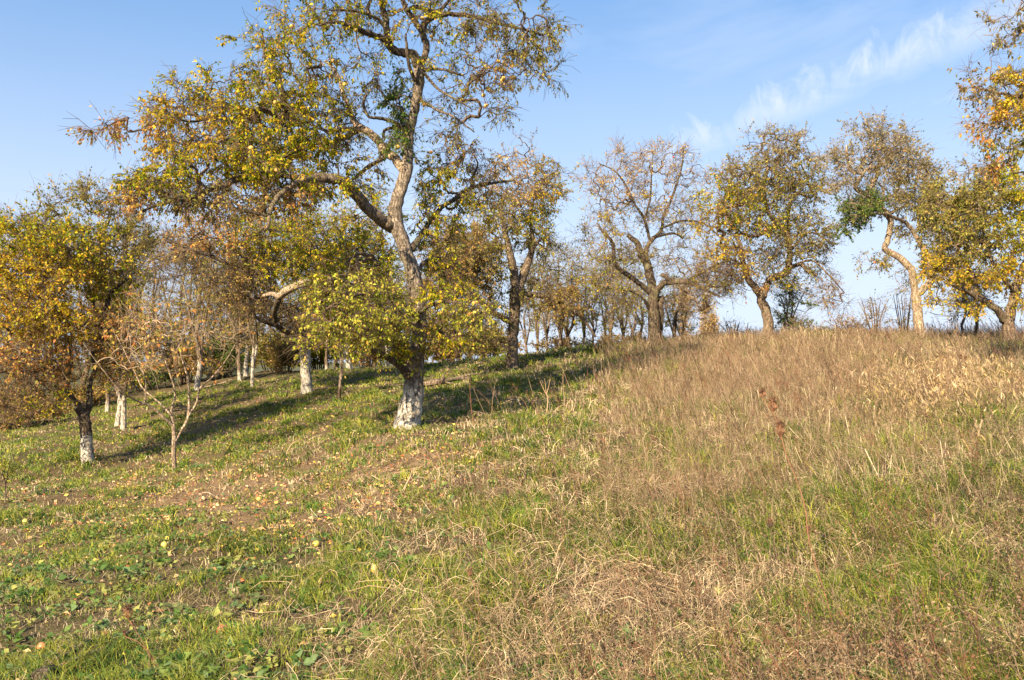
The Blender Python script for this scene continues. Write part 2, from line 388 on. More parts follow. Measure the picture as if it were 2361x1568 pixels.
def catmull(pts, step):
    p = np.asarray(pts, float); out = []
    q = np.vstack([2 * p[0] - p[1], p, 2 * p[-1] - p[-2]])
    for i in range(1, len(q) - 2):
        n = max(2, int(np.linalg.norm(q[i + 1][:3] - q[i][:3]) / step))
        t = np.linspace(0, 1, n, endpoint=False)[:, None]
        a, b, c, d = q[i - 1], q[i], q[i + 1], q[i + 2]
        out.append(.5 * ((2 * b) + (-a + c) * t + (2 * a - 5 * b + 4 * c - d) * t ** 2 + (-a + 3 * b - 3 * c + d) * t ** 3))
    out.append(q[-2][None]); return np.vstack(out)
def tube(path, k=12, lump=.10, seed=0, flare=0.0):
    """one swept, lumpy limb; path (n,4) with radius"""
    X = path[:, :3]; R = np.maximum(path[:, 3], .002); n = len(X)
    T = unit(np.gradient(X, axis=0)); u = np.zeros((n, 3)); r0 = np.array([1., 0, 0]) if abs(T[0][0]) < .9 else np.array([0, 1., 0])
    u[0] = unit(r0 - T[0] * r0.dot(T[0]))
    for i in range(1, n): u[i] = unit(u[i - 1] - T[i] * u[i - 1].dot(T[i]))
    w = np.cross(T, u); a = np.arange(k) * 2 * np.pi / k
    s = np.r_[0, np.cumsum(np.linalg.norm(np.diff(X, axis=0), axis=1))]
    rm = max(R.mean(), .01); ss = s / rm
    lp = 1 + lump * (np.sin(2 * a[None] + ss[:, None] * .35 + seed) * .5 + np.sin(3 * a[None] - ss[:, None] * .22 + seed * 2.3) * .45
                     + np.sin(ss[:, None] * .8 + seed * 1.7 + a[None]) * .45 + rng.normal(size=(n, k)) * .22)
    if flare: lp = lp * (1 + flare * np.exp(-s / (.9 * R[0]))[:, None] * (1 + .5 * np.sin(3 * a[None] + seed)))
    V = X[:, None] + (u[:, None] * np.cos(a)[None, :, None] + w[:, None] * np.sin(a)[None, :, None]) * (R[:, None] * lp)[..., None]
    V = np.vstack([V.reshape(-1, 3), X[-1][None] + T[-1] * R[-1] * .3, X[0][None]])
    j, i = np.meshgrid(np.arange(n - 1), np.arange(k), indexing='ij'); b = (j * k + i).ravel(); b2 = (j * k + (i + 1) % k).ravel()
    q = np.stack([b, b2, b2 + k, b + k], 1)
    i = np.arange(k); top = np.stack([(n - 1) * k + i, (n - 1) * k + (i + 1) % k, np.full(k, n * k)], 1)
    bot = np.stack([(i + 1) % k, i, np.full(k, n * k + 1)], 1)
    return V, q, np.vstack([top, bot])

def apple_mesh(r, col, col2):
    g = Geo(); k = 10; rows = 7
    th = np.linspace(.12, np.pi - .12, rows); a = np.arange(k) * 2 * np.pi / k
    V = []
    for t_ in th:
        rr = math.sin(t_) * (1.02 + .06 * math.cos(t_)); zz = math.cos(t_) * .88 - .12 * math.exp(-(t_ / .4) ** 2) * 1.2
        V += [(rr * math.cos(x), rr * math.sin(x), zz) for x in a]
    V.append((0, 0, .62)); V.append((0, 0, -.78)); V = np.array(V) * r
    f = [[i * k + j, i * k + (j + 1) % k, (i + 1) * k + (j + 1) % k, (i + 1) * k + j] for i in range(rows - 1) for j in range(k)]
    tri = [[(j + 1) % k, j, rows * k] for j in range(k)] + [[(rows - 1) * k + j, (rows - 1) * k + (j + 1) % k, rows * k + 1] for j in range(k)]
    w = (.5 + .5 * np.tanh(V[:, :1] / r * 1.4 + V[:, 2:] / r))
    cols = np.array(col) * w + np.array(col2) * (1 - w)
    g.add(V, [np.array(f)[:, ::-1], np.array(tri)[:, ::-1]], 0, cols)
    sv, sf = prisms(np.array([[0, 0, r * .55]]), np.array([[r * .15, 0, r * 1.25]]), np.array([.0018]), np.array([.0022]))
    g.add(sv, sf, 0, (.12, .08, .05))
    return g.mesh('apple', [M_apple])
AP = [apple_mesh(.031, (.60, .32, .10), (.62, .42, .10)), apple_mesh(.029, (.62, .45, .08), (.60, .50, .12)), apple_mesh(.029, (.45, .05, .04), (.55, .22, .10))]

def grow(nodes, tdir, ok, targets, up, wig, seg=3):
    """attach targets one by one to the nearest node with a bent shoot; returns nodes, parents"""
    n0 = len(nodes); m = len(targets); cap = n0 + m * seg
    X = np.zeros((cap, 3)); X[:n0] = nodes; D = np.zeros((cap, 3)); D[:n0] = tdir
    par = np.full(cap, -1); tip = np.zeros(cap, bool); tid = np.full(cap, -1)
    cand = np.where(ok)[0]
    d = np.linalg.norm(targets[:, None] - X[cand][None], axis=-1); a = d.argmin(1)
    near = cand[a]; dist = d[np.arange(m), a]; left = np.ones(m, bool); n = n0
    for _ in range(m):
        i = int(np.argmin(np.where(left, dist, 1e9))); left[i] = False
        A = X[near[i]]; T = targets[i]; L = dist[i] + 1e-6
        dirA = D[near[i]]; base = unit(T - A)
        side = unit(dirA * .45 + base + np.array([0, 0, up]) + rng.normal(size=3) * .3)
        ctrl = A + side * L * .5; prev = near[i]
        ts = (np.arange(seg) + 1) / seg
        pts = (1 - ts)[:, None] ** 2 * A + 2 * ((1 - ts) * ts)[:, None] * ctrl + ts[:, None] ** 2 * T
        pts[:-1] += rng.normal(size=(seg - 1, 3)) * L * wig
        for k in range(seg):
            X[n] = pts[k]; D[n] = unit(pts[k] - (X[prev])); par[n] = prev; tid[n] = i; prev = n; n += 1
        tip[n - 1] = True
        dn = np.linalg.norm(targets[:, None] - pts[None], axis=-1); b = dn.argmin(1); dm = dn[np.arange(m), b]
        upd = left & (dm * 1.06 < dist); near = np.where(upd, n - seg + b, near); dist = np.where(upd, dm, dist)
    return X[:n], D[:n], par[:n], tip[:n], tid[:n], n0

def tree(name, label, base, Y, paths, lobes, bk='mid', white=0.0, leaf=.055, shoots=3, nl=7, shoot_len=.22, up=.1, droop=-.2, wig=.06,
         twig_r=.0028, wood=(.12, .085, .06), apples=0, apple_kind=0, group=None, cat='tree', attach_from=.35, keep=None, fine=False, lump=.12, dens=1.25, ups=0.0, bare=.5, pale=None, dim=1.0):
    """paths: lists of (px, py, depth offset, radius px); the first is the trunk. lobes: (px,py,rx,ry,dy,ry_m,n,palette,leafiness)"""
    b3 = P(base[0], base[1], Y); gz = float(hz(b3[0], b3[1])); origin = np.array([b3[0], b3[1], gz])
    root = empty(name, origin, label, cat, group)
    NX, ND, OK = [], [], []
    for pi, path in enumerate(paths):
        pts = []
        for q in path:
            d = Y + q[2]; pts.append(np.r_[P(q[0], q[1], d), q[3] / F * d])
        if pi == 0:
            a = pts[0].copy(); a[2] = min(gz - .12, a[2] - .05); a[3] *= 1.06
            if pts[0][2] > gz + .06 or pts[0][2] - a[2] > .03: pts.insert(0, a)
        pts = np.array(pts); rr = pts[:, 3].mean()
        c = catmull(pts, max(.035, rr * .55) if Y < 16 else max(.06, rr * .8))
        c[1:-1, :3] += rng.normal(size=(len(c) - 2, 3)) * rr * (.10 if pi else .05)
        V, q4, q3 = tube(c, 14 if (Y < 16 and rr > .03) else 8, lump, rng.uniform(0, 6), .38 if pi == 0 else 0)
        g = Geo(); g.add(V, [q4, q3], 0, wood)
        me = g.mesh('trunk' if pi == 0 else 'limb', [bark_for(bk if pale is None else pale.get(pi, 'dark'), white)], True, origin)
        link('trunk' if pi == 0 else 'limb', me, root)
        cs = c[::2]; NX.append(cs[:, :3]); ND.append(unit(np.gradient(cs[:, :3], axis=0)) if len(cs) > 1 else np.array([[0, 0, 1.]]))
        fr = np.linspace(0, 1, len(cs)); OK.append(fr > (attach_from if pi == 0 else .12))
    NX = np.vstack(NX); ND = np.vstack(ND); OK = np.concatenate(OK)
    T, PI_, LF = [], [], []
    for li, lb in enumerate(lobes):
        lb = lb[:6] + (int(lb[6] * dens + .5),) + lb[7:]
        cx, cy, rx, ry, dy, rd, n, pal = lb[:8]; lf = lb[8] if len(lb) > 8 else 1.0
        v = rng.normal(size=(n, 3)); v = unit(v) * (rng.uniform(0, 1, (n, 1)) ** (1 / 2.3)); v *= rng.uniform(.75, 1.02, (n, 1)) + .38 * (rng.random((n, 1)) < .28)
        yy = Y + dy + v[:, 1] * rd
        px = cx + v[:, 0] * rx; py = cy + v[:, 2] * ry
        T.append(np.stack([(px - W / 2) / F * yy, yy, EYE - (py - HZ) / F * yy], 1)); PI_ += [li] * n
    T = np.vstack(T); PI_ = np.array(PI_)
    keepm = T[:, 2] > hz(T[:, 0], T[:, 1]) + .25; T = T[keepm]; PI_ = PI_[keepm]
    X, D, par, tip, tid, n0 = grow(NX, ND, OK, T, up, wig)
    cnt = tip.astype(float)
    for i in range(len(X) - 1, n0 - 1, -1):
        if par[i] >= 0: cnt[par[i]] += cnt[i]
    rad = twig_r * np.maximum(cnt, 1) ** .46
    g = Geo()
    idx = np.arange(n0, len(X)); A = X[par[idx]]; B = X[idx]; rb = rad[idx]; ra = np.where(par[idx] >= n0, np.minimum(rad[par[idx]], rb * 1.5), rb * 1.15)
    V, f = prisms(A, B, ra, rb, 4 if fine else 3)
    wc = np.array(wood) * np.repeat(rng.uniform(.7, 1.5, (len(A), 1)), 8 if fine else 6, 0); g.add(V, f, 0, wc)
    # shoots with leaves
    src = idx[(cnt[idx] <= 3)]
    w = np.array([lobes[PI_[tid[i]]][8] if len(lobes[PI_[tid[i]]]) > 8 else 1.0 for i in src])
    ns = max(1, int(len(T) * shoots * 1.0)); 
    s = rng.choice(src, ns); sw = rng.uniform(.55, 1.25, ns) * shoot_len
    sd = unit(D[s] * .8 + unit(rng.normal(size=(ns, 3))) * .85 + np.array([0, 0, droop + ups])); st = X[s]
    mid = st + sd * sw[:, None] * .5 + rng.normal(size=(ns, 3)) * .01; sd2 = unit(sd + np.array([0, 0, droop * .7]) + rng.normal(size=(ns, 3)) * .2); en = mid + sd2 * sw[:, None] * .5
    V, f = prisms(np.vstack([st, mid]), np.vstack([mid, en]), np.full(2 * ns, twig_r * .8), np.full(2 * ns, twig_r * .55)); g.add(V, f, 0, np.array(wood) * 1.1)
    nb = int(len(T) * bare * 2)
    if nb:
        s_ = rng.choice(src, nb); d0 = unit(D[s_] + unit(rng.normal(size=(nb, 3))) * .8 + np.array([0, 0, ups])); L_ = rng.uniform(.5, 1.6, (nb, 1)) * shoot_len
        q0 = X[s_]; q1 = q0 + d0 * L_ * .5; q2 = q1 + unit(d0 + np.array([0, 0, droop * 1.3 - .25 + ups]) + rng.normal(size=(nb, 3)) * .25) * L_ * .5
        V, f = prisms(np.vstack([q0, q1]), np.vstack([q1, q2]), np.full(2 * nb, twig_r * .85), np.full(2 * nb, twig_r * .5)); g.add(V, f, 0, np.array(wood) * .9)
    lf = np.array([lobes[PI_[tid[i]]][8] if len(lobes[PI_[tid[i]]]) > 8 else 1.0 for i in s])
    nn = rng.poisson(nl * 1.3 * lf * rng.gamma(1.1, 1 / 1.1, len(lf))); k = np.repeat(np.arange(ns), nn); t = rng.uniform(.05, 1.05, len(k))[:, None]
    pos = np.where(t < .5, st[k] + (mid[k] - st[k]) * t * 2, mid[k] + (en[k] - mid[k]) * (t * 2 - 1))
    ld = sd2[k] * .45 + unit(rng.normal(size=(len(k), 3))) * .75 + np.array([0, 0, -.55])
    pos = pos + unit(ld) * .012
    LL = leaf * rng.uniform(.6, 1.2, len(k))
    col = np.zeros((len(k), 3)); lob = PI_[tid[s]][k]; shv = rng.uniform(.82, 1.18, ns)[k]
    for li in np.unique(lob):
        msk = lob == li; col[msk] = pick(lobes[li][7], msk.sum())
    col *= shv[:, None]
    if len(k):
        if fine: V, f = leaves(pos, ld, LL, .56); rep = 5
        else: V, f = simple_leaves(pos, ld, LL, .55); rep = 4
        g.add(V, f, 1, np.repeat(col, rep, 0))
    link('crown', g.mesh('crown', [M_twig, M_leaf], False, origin), root)
    # apples hang in the crown
    if apples:
        tips = rng.choice(s, apples)
        for i in tips:
            o = link('apple', AP[apple_kind if rng.random() < .8 else (apple_kind + 1) % 3], root)
            o.location = Vector(X[i] - origin + np.array([0, 0, -.05]) + rng.normal(size=3) * .02); o.rotation_euler = (rng.normal() * .3, rng.normal() * .3, rng.uniform(0, 6))
    return root

z2 = lambda L: [(461 + u * .3906, v * .3906, d, r) for u, v, d, r in L]
z3 = lambda L: [(518.8 + u * .3418, 461.1 + v * .3418, d, r) for u, v, d, r in L]
z4 = lambda L: [(1152.8 + u * .3676, 288.2 + v * .3676, d, r) for u, v, d, r in L]
z5 = lambda L: [(1671.6 + u * .4043, 172.9 + v * .4043, d, r) for u, v, d, r in L]
z6 = lambda L: [(u * .2206, 749.3 + v * .2206, d, r) for u, v, d, r in L]
zl = lambda L: [(172.9 + u * .3676, 115.3 + v * .3676, d, r) for u, v, d, r in L]
z1 = lambda L: [(u * .4779, 345.8 + v * .4779, d, r) for u, v, d, r in L]

# --- the big apple tree in the middle
main_paths = [
  z3([(1240, 1488, 0, 27), (1262, 1350, 0, 25.5), (1277, 1200, 0, 23), (1297, 1000, 0, 18.5), (1308, 830, 0, 17), (1293, 620, 0, 16.5), (1255, 430, 0, 17), (1195, 270, 0, 16.5)]) +
  z2([(1155, 1310, 0, 17.5), (1165, 1190, 0, 14), (1208, 1040, .05, 14), (1222, 940, .1, 13), (1230, 850, .1, 11), (1248, 740, .15, 10.5), (1272, 620, .2, 11), (1295, 480, .2, 12), (1290, 390, .2, 12)]),
  z2([(1290, 400, .2, 11.5), (1262, 325, .2, 11), (1190, 312, .1, 9), (1130, 285, 0, 9), (1090, 235, -.1, 7.5), (1000, 198, -.3, 6.5), (930, 168, -.5, 6), (860, 142, -.6, 5), (790, 130, -.8, 3.5), (700, 150, -1, 2)]),
  z2([(1290, 395, .2, 9), (1322, 345, .3, 7.5), (1338, 270, .4, 7), (1312, 190, .5, 7.5), (1332, 130, .5, 7), (1400, 90, .6, 6.5), (1500, 85, .7, 5.5), (1620, 100, .8, 4.6), (1720, 130, .8, 4), (1850, 158, .8, 3), (2000, 200, .8, 1.6)]),
  z2([(1312, 190, .5, 7), (1255, 105, .6, 6.5), (1210, 40, .6, 6), (1180, -60, .6, 5), (1120, -180, .5, 3)]),
  z2([(1130, 290, 0, 8), (1105, 200, -.1, 7.5), (1092, 90, -.1, 7), (1066, 0, -.2, 6), (1040, -120, -.3, 4.5), (1000, -220, -.3, 2.5)]),
  z2([(1225, 65, .6, 4.5), (1270, 40, .4, 4.5), (1400, 65, .2, 4), (1480, -10, .1, 3.5), (1560, -110, 0, 2)]),
  z2([(1090, 160, -.1, 4.5), (1050, 110, -.2, 4), (960, 75, -.4, 3.5), (880, 60, -.6, 2.6), (760, 60, -.9, 1.5)]),
  z2([(1005, 110, -.3, 4), (990, 40, -.3, 4.5), (1010, -20, -.3, 3.5), (900, -90, -.5, 2)]),
  # long left limb
  z2([(1140, 1345, 0, 14.5), (1050, 1285, -.2, 13.5), (950, 1185, -.5, 12.5), (860, 1090, -.8, 12), (790, 1055, -1.0, 11.5), (690, 1052, -1.2, 10)]) +
  zl([(1430, 820, -1.5, 8), (1350, 860, -1.6, 7), (1285, 905, -1.7, 6), (1250, 950, -1.8, 5), (1222, 1020, -1.9, 4.5), (1215, 1095, -2, 4), (1185, 1140, -2, 3)]),
  zl([(1580, 805, -1.2, 9.5), (1450, 810, -1.3, 8), (1330, 790, -1.2, 7.5), (1180, 765, -1.3, 7.5), (1100, 780, -1.4, 7.5), (1010, 812, -1.6, 7.5), (920, 858, -1.8, 7), (830, 882, -2, 6), (730, 920, -2.2, 5), (620, 945, -2.4, 4.5), (500, 980, -2.5, 3.5), (380, 1022, -2.6, 2.6), (320, 1025, -2.6, 1.8)]),
  zl([(1190, 770, -1.3, 6), (1165, 720, -1.2, 5.5), (1138, 645, -1.1, 6), (1080, 580, -1, 5.5), (1015, 490, -.9, 5.5), (940, 432, -1, 5), (850, 424, -1.2, 4), (740, 450, -1.5, 2.5), (620, 430, -1.8, 1.5)]),
  zl([(1180, 770, -1.3, 5), (1205, 870, -1.4, 4.5), (1190, 960, -1.5, 3.5), (1195, 1030, -1.6, 3)]),
  zl([(1225, 1045, -1.9, 3.5), (1130, 1022, -2, 3.5), (1030, 1008, -2.1, 3)]),
  zl([(860, 870, -1.9, 5.5), (780, 920, -2, 5), (700, 960, -2.2, 4.5), (640, 1020, -2.2, 3)]),
  zl([(1090, 575, -1, 3.5), (1000, 560, -1.1, 3), (900, 580, -1.3, 3), (830, 640, -1.4, 2.5), (790, 730, -1.5, 1.6)]),
  # pale middle limb
  z2([(1205, 1010, 0, 12), (1150, 935, .2, 10.5), (1092, 895, .3, 11), (1060, 840, .4, 10), (1000, 782, .5, 9), (940, 750, .7, 8.5), (908, 715, .8, 7), (880, 640, .9, 5.5), (850, 570, 1, 5), (830, 490, 1, 5), (790, 410, 1.1, 4.2), (740, 360, 1.2, 2.6)]),
  z2([(930, 762, .7, 6), (860, 765, .6, 4.5), (740, 770, .5, 3.2), (620, 720, .4, 1.8)]),
  z2([(935, 770, .7, 6), (860, 808, .5, 6.5), (795, 828, .4, 7)]),
  z2([(1215, 770, .1, 5), (1150, 722, 0, 4), (1060, 697, -.1, 3.8), (1000, 690, -.2, 3.5), (970, 640, -.2, 3.3), (966, 590, -.3, 3), (985, 560, -.3, 2.5)]),
  z2([(1090, 930, .3, 5), (1000, 982, .1, 4.5), (950, 1020, 0, 4), (900, 1060, -.1, 3.2)]),
  z2([(1275, 480, .1, 4.5), (1250, 430, 0, 4.5), (1228, 350, -.1, 4), (1215, 200, -.2, 2.6)]),
  z2([(1085, 815, .3, 3.6), (1090, 770, .2, 3.5), (1140, 755, .1, 4), (1200, 770, .1, 4)]),
  # right side
  z2([(1250, 1470, 0, 9), (1300, 1400, .4, 6.5), (1350, 1320, .7, 5.5), (1420, 1230, 1, 5), (1500, 1178, 1.3, 4.8), (1600, 1112, 1.6, 4.2), (1720, 1082, 1.9, 3.2), (1860, 1065, 2, 2)]),
  z2([(1600, 1112, 1.6, 2.8), (1605, 1060, 1.6, 2.5), (1640, 970, 1.6, 1.8), (1600, 890, 1.5, 1.2)]),
  z2([(1318, 415, .2, 5), (1370, 408, .1, 4), (1440, 412, 0, 3), (1560, 450, 0, 2)]),
  z2([(1320, 430, .2, 4), (1400, 520, -.2, 3), (1480, 570, -.4, 2.5), (1600, 640, -.5, 1.6)]),
  z2([(1285, 580, .2, 4), (1400, 650, .2, 3), (1500, 690, .2, 2.5), (1620, 780, .2, 1.5)]),
  # low left arm
  z3([(1235, 1180, -.15, 12), (1180, 1120, -.35, 8.5), (1110, 1070, -.6, 7.5), (1030, 1025, -.8, 7), (950, 972, -1, 7.5), (935, 930, -1.1, 6.5), (975, 880, -1.1, 5.5), (993, 840, -1.1, 4)]),
  z3([(1300, 800, -.1, 7), (1180, 690, -.5, 5), (1050, 640, -.9, 4), (900, 640, -1.3, 2.6), (780, 690, -1.6, 1.6)]),
  z3([(1305, 760, -.1, 5), (1420, 700, -.4, 4), (1560, 690, -.6, 3), (1680, 720, -.8, 1.6)]),
  z3([(1310, 820, -.1, 5), (1440, 880, -.3, 4), (1560, 960, -.3, 3), (1640, 1060, -.3, 1.6)]),
  z3([(1290, 480, 0, 5), (1380, 400, .4, 4), (1500, 400, .9, 3), (1640, 480, 1.3, 1.6)]),
]
main_lobes = [
  (650, 95, 95, 75, -.6, 1.0, 45, 'yg', .9), (640, 190, 100, 80, -.6, 1.0, 80, 'yg', 1.15), (760, 60, 90, 80, -.2, 1.2, 48, 'yg', .8), (720, -60, 110, 70, -.3, 1.2, 40, 'yg', .9),
  (860, 20, 110, 80, .1, 1.4, 48, 'yg', .7), (900, -110, 160, 80, 0, 1.3, 60, 'yg', 1), (1000, 20, 110, 80, .4, 1.4, 46, 'yg', .55), (1130, -60, 130, 80, .4, 1.2, 44, 'olive', .8), (840, 140, 80, 60, 0, 1.2, 24, 'yg', .5),
  (1110, 60, 110, 60, .7, 1.0, 45, 'olive', .6), (1225, 75, 85, 80, .8, .9, 80, 'olive', .95), (1225, 150, 65, 60, .8, .7, 26, 'olive', .6), (1030, 150, 90, 60, .4, 1.0, 22, 'yg', .5),
  (1120, 165, 75, 65, .5, .9, 46, 'brown', .75), (1080, 230, 90, 55, .4, .9, 32, 'olive', .55), (1150, 270, 40, 45, .4, .5, 8, 'olive', .45), (1030, 300, 60, 60, .3, .7, 15, 'olive', .5),
  (720, 170, 80, 60, .3, 1.0, 40, 'yg', .7), (560, 260, 80, 60, -.7, 1.0, 60, 'yg', 1.1), (650, 270, 110, 70, -.3, 1.2, 110, 'yg', 1.25), (690, 330, 110, 70, -.2, 1.2, 90, 'yg', 1.1),
  (470, 270, 85, 55, -1.3, .8, 52, 'gold', 1.0), (385, 255, 70, 42, -1.5, .7, 28, 'gold', .8), (310, 290, 75, 22, -1.7, .5, 20, 'orange', .8), (250, 300, 45, 12, -1.8, .3, 6, 'orange', .7), (420, 205, 45, 35, -1.3, .5, 14, 'yg', .7), (480, 190, 14, 42, -1.2, .2, 8, 'yg', .8), (540, 190, 45, 40, -1, .5, 12, 'yg', .8),
  (430, 330, 80, 50, -1.5, .9, 46, 'gold', .95), (530, 350, 110, 65, -1.2, 1.1, 95, 'yg', 1.2), (600, 400, 110, 55, -1.2, 1.1, 80, 'yg', 1.1), (400, 395, 80, 45, -1.9, .8, 52, 'yg', 1.15), (330, 425, 60, 30, -2.3, .6, 34, 'yg', 1.1), (300, 455, 50, 18, -2.5, .5, 16, 'orange', .7),
  (430, 455, 80, 28, -2.1, .7, 36, 'olive', .5), (530, 470, 90, 40, -1.9, .9, 40, 'brown', .5), (650, 455, 80, 40, -1.3, .9, 34, 'orange', .5), (760, 400, 70, 50, -.6, .9, 32, 'yg', .85), (700, 420, 60, 30, -1, .8, 26, 'yg', 1),
  (780, 250, 70, 60, .6, .9, 30, 'olive', .55), (800, 330, 70, 50, .5, .9, 30, 'olive', .6), (850, 400, 45, 45, .2, .7, 14, 'olive', .6), (915, 235, 36, 55, .1, .4, 30, 'dg', 1.3), (925, 305, 30, 38, 0, .4, 22, 'dg', 1.2), (880, 190, 50, 50, .2, .7, 12, 'olive', .5),
  (1010, 390, 70, 50, .9, .8, 42, 'yg', .9), (980, 470, 50, 60, .6, .7, 28, 'yg', .9), (1060, 470, 75, 60, 1.3, .9, 44, 'yg', .8), (1110, 400, 70, 45, 1.8, .7, 30, 'pink', .8), (1060, 350, 60, 40, 1.2, .7, 18, 'orange', .7), (1130, 470, 40, 50, 1.9, .6, 14, 'gold', .7),
  (830, 600, 85, 60, .5, .9, 60, 'yg', 1), (760, 600, 80, 60, -.9, .8, 40, 'yg', 1), (1030, 620, 60, 50, .7, .8, 30, 'yg', .9), (790, 670, 95, 58, -1.3, .7, 60, 'lg', .95), (850, 695, 110, 52, -1.0, .9, 75, 'lg', .95), (755, 735, 70, 52, -1.6, .5, 38, 'lg', .95), (850, 760, 90, 42, -1.1, .7, 44, 'lg', .95), (905, 720, 60, 55, -.8, .8, 26, 'lg', .9),
  (1010, 690, 80, 42, -.3, .8, 34, 'yg', .9), (1065, 715, 75, 60, -.5, .7, 40, 'lg', .8), (1010, 770, 80, 40, -.4, .7, 32, 'yg', .8), (920, 800, 50, 30, -.6, .5, 12, 'yg', .8), (960, 835, 35, 16, -.4, .4, 8, 'lg', .9), (720, 790, 45, 28, -1.5, .4, 9, 'lg', .8),
  (1020, 560, 60, 60, 1, .7, 34, 'olive', .9),
]
MAIN = tree('apple_tree', 'largest apple tree, in the middle, with pale peeling trunk and a long limb reaching left', (945, 970), 12.4, main_paths, main_lobes,
     bk='grey', white=.55, leaf=.047, shoots=5.2, nl=7, shoot_len=.24, up=.1, droop=-.3, twig_r=.0034, wood=(.10, .07, .05), apples=90, fine=True, lump=.13, attach_from=.5, dens=.74, bare=2.0, pale={0: 'grey', 15: 'tan', 8: 'mid', 26: 'grey'})

# --- left apple tree
tree('apple_tree', 'golden yellow apple tree at the left edge, forked dark trunk whitewashed at the foot', (205, 1075), 14.0, [
  z6([(935, 1485, 0, 15), (918, 1330, 0, 13.5), (900, 1150, 0, 12.5), (885, 1000, 0, 12), (870, 930, 0, 11.5)]),
  z6([(880, 960, 0, 10), (800, 840, 0, 8.5), (730, 745, 0, 7.5), (705, 650, 0, 7), (695, 540, 0, 6), (640, 480, -.1, 5.5), (500, 440, -.3, 5.5), (330, 500, -.6, 5), (200, 470, -.9, 4), (0, 490, -1.2, 3), (-200, 560, -1.4, 2)]),
  z6([(890, 960, 0, 8), (925, 860, .1, 7), (935, 740, .2, 6.5), (945, 600, .3, 5.5), (990, 480, .5, 4.5), (965, 300, .6, 4)]) + z1([(490, 960, .7, 3.6), (485, 840, .8, 4.6), (510, 770, .8, 5.5), (535, 690, .9, 5), (590, 640, 1, 4), (650, 590, 1.2, 2)]),
  z6([(700, 600, 0, 5), (745, 350, .2, 4.5), (720, 150, .4, 4)]) + z1([(300, 880, .4, 3.5), (270, 780, .4, 3), (215, 650, .5, 2.4), (170, 520, .6, 1.5)]),
  z1([(320, 900, .3, 3.5), (200, 800, 0, 3.5), (150, 790, -.2, 3), (130, 700, -.3, 2)]),
  z1([(485, 840, .8, 3), (440, 700, .6, 2.5), (400, 560, .6, 2), (390, 430, .5, 1.2)]),
  z6([(330, 500, -.6, 4), (460, 570, -.8, 3.5), (560, 640, -.9, 2)]),
 ], [(60, 560, 120, 60, 0, 1.4, 90, 'yg', 1.1), (180, 570, 110, 60, .4, 1.3, 90, 'yg', 1.1), (-60, 620, 110, 100, 0, 1.2, 60, 'gold', 1.1), (90, 640, 130, 70, -.1, 1.4, 110, 'gold', 1.15), (30, 720, 120, 70, -.5, 1.2, 95, 'gold', 1.15),
     (250, 640, 80, 75, .8, 1.2, 70, 'yg', .8), (290, 560, 70, 70, 1, 1.1, 60, 'olive', .7), (150, 760, 90, 60, 0, 1.1, 65, 'gold', .9), (250, 770, 80, 60, .6, 1, 60, 'orange', .8), (30, 830, 110, 50, -.8, 1.0, 50, 'orange', .7), (140, 850, 70, 40, -.3, .8, 34, 'orange', .7),
     (70, 905, 90, 40, -1, .7, 40, 'brown', .4), (30, 950, 70, 40, -1.2, .5, 22, 'brown', .35), (90, 940, 60, 25, -1, .4, 8, 'yg', .8), (110, 480, 40, 38, .4, .5, 16, 'olive', .8), (200, 460, 35, 40, .8, .4, 20, 'olive', .8), (40, 510, 60, 30, .2, .5, 16, 'olive', .3), (270, 850, 60, 40, .5, .7, 26, 'orange', .6), (250, 480, 30, 40, .9, .4, 14, 'olive', .7)],
 bk='dark', white=.42, leaf=.055, shoots=4.8, nl=6.0, shoot_len=.30, up=.5, droop=.12, wood=(.10, .07, .05), apples=6, apple_kind=2, fine=True, ups=.25, dens=1.2, bare=1.8)

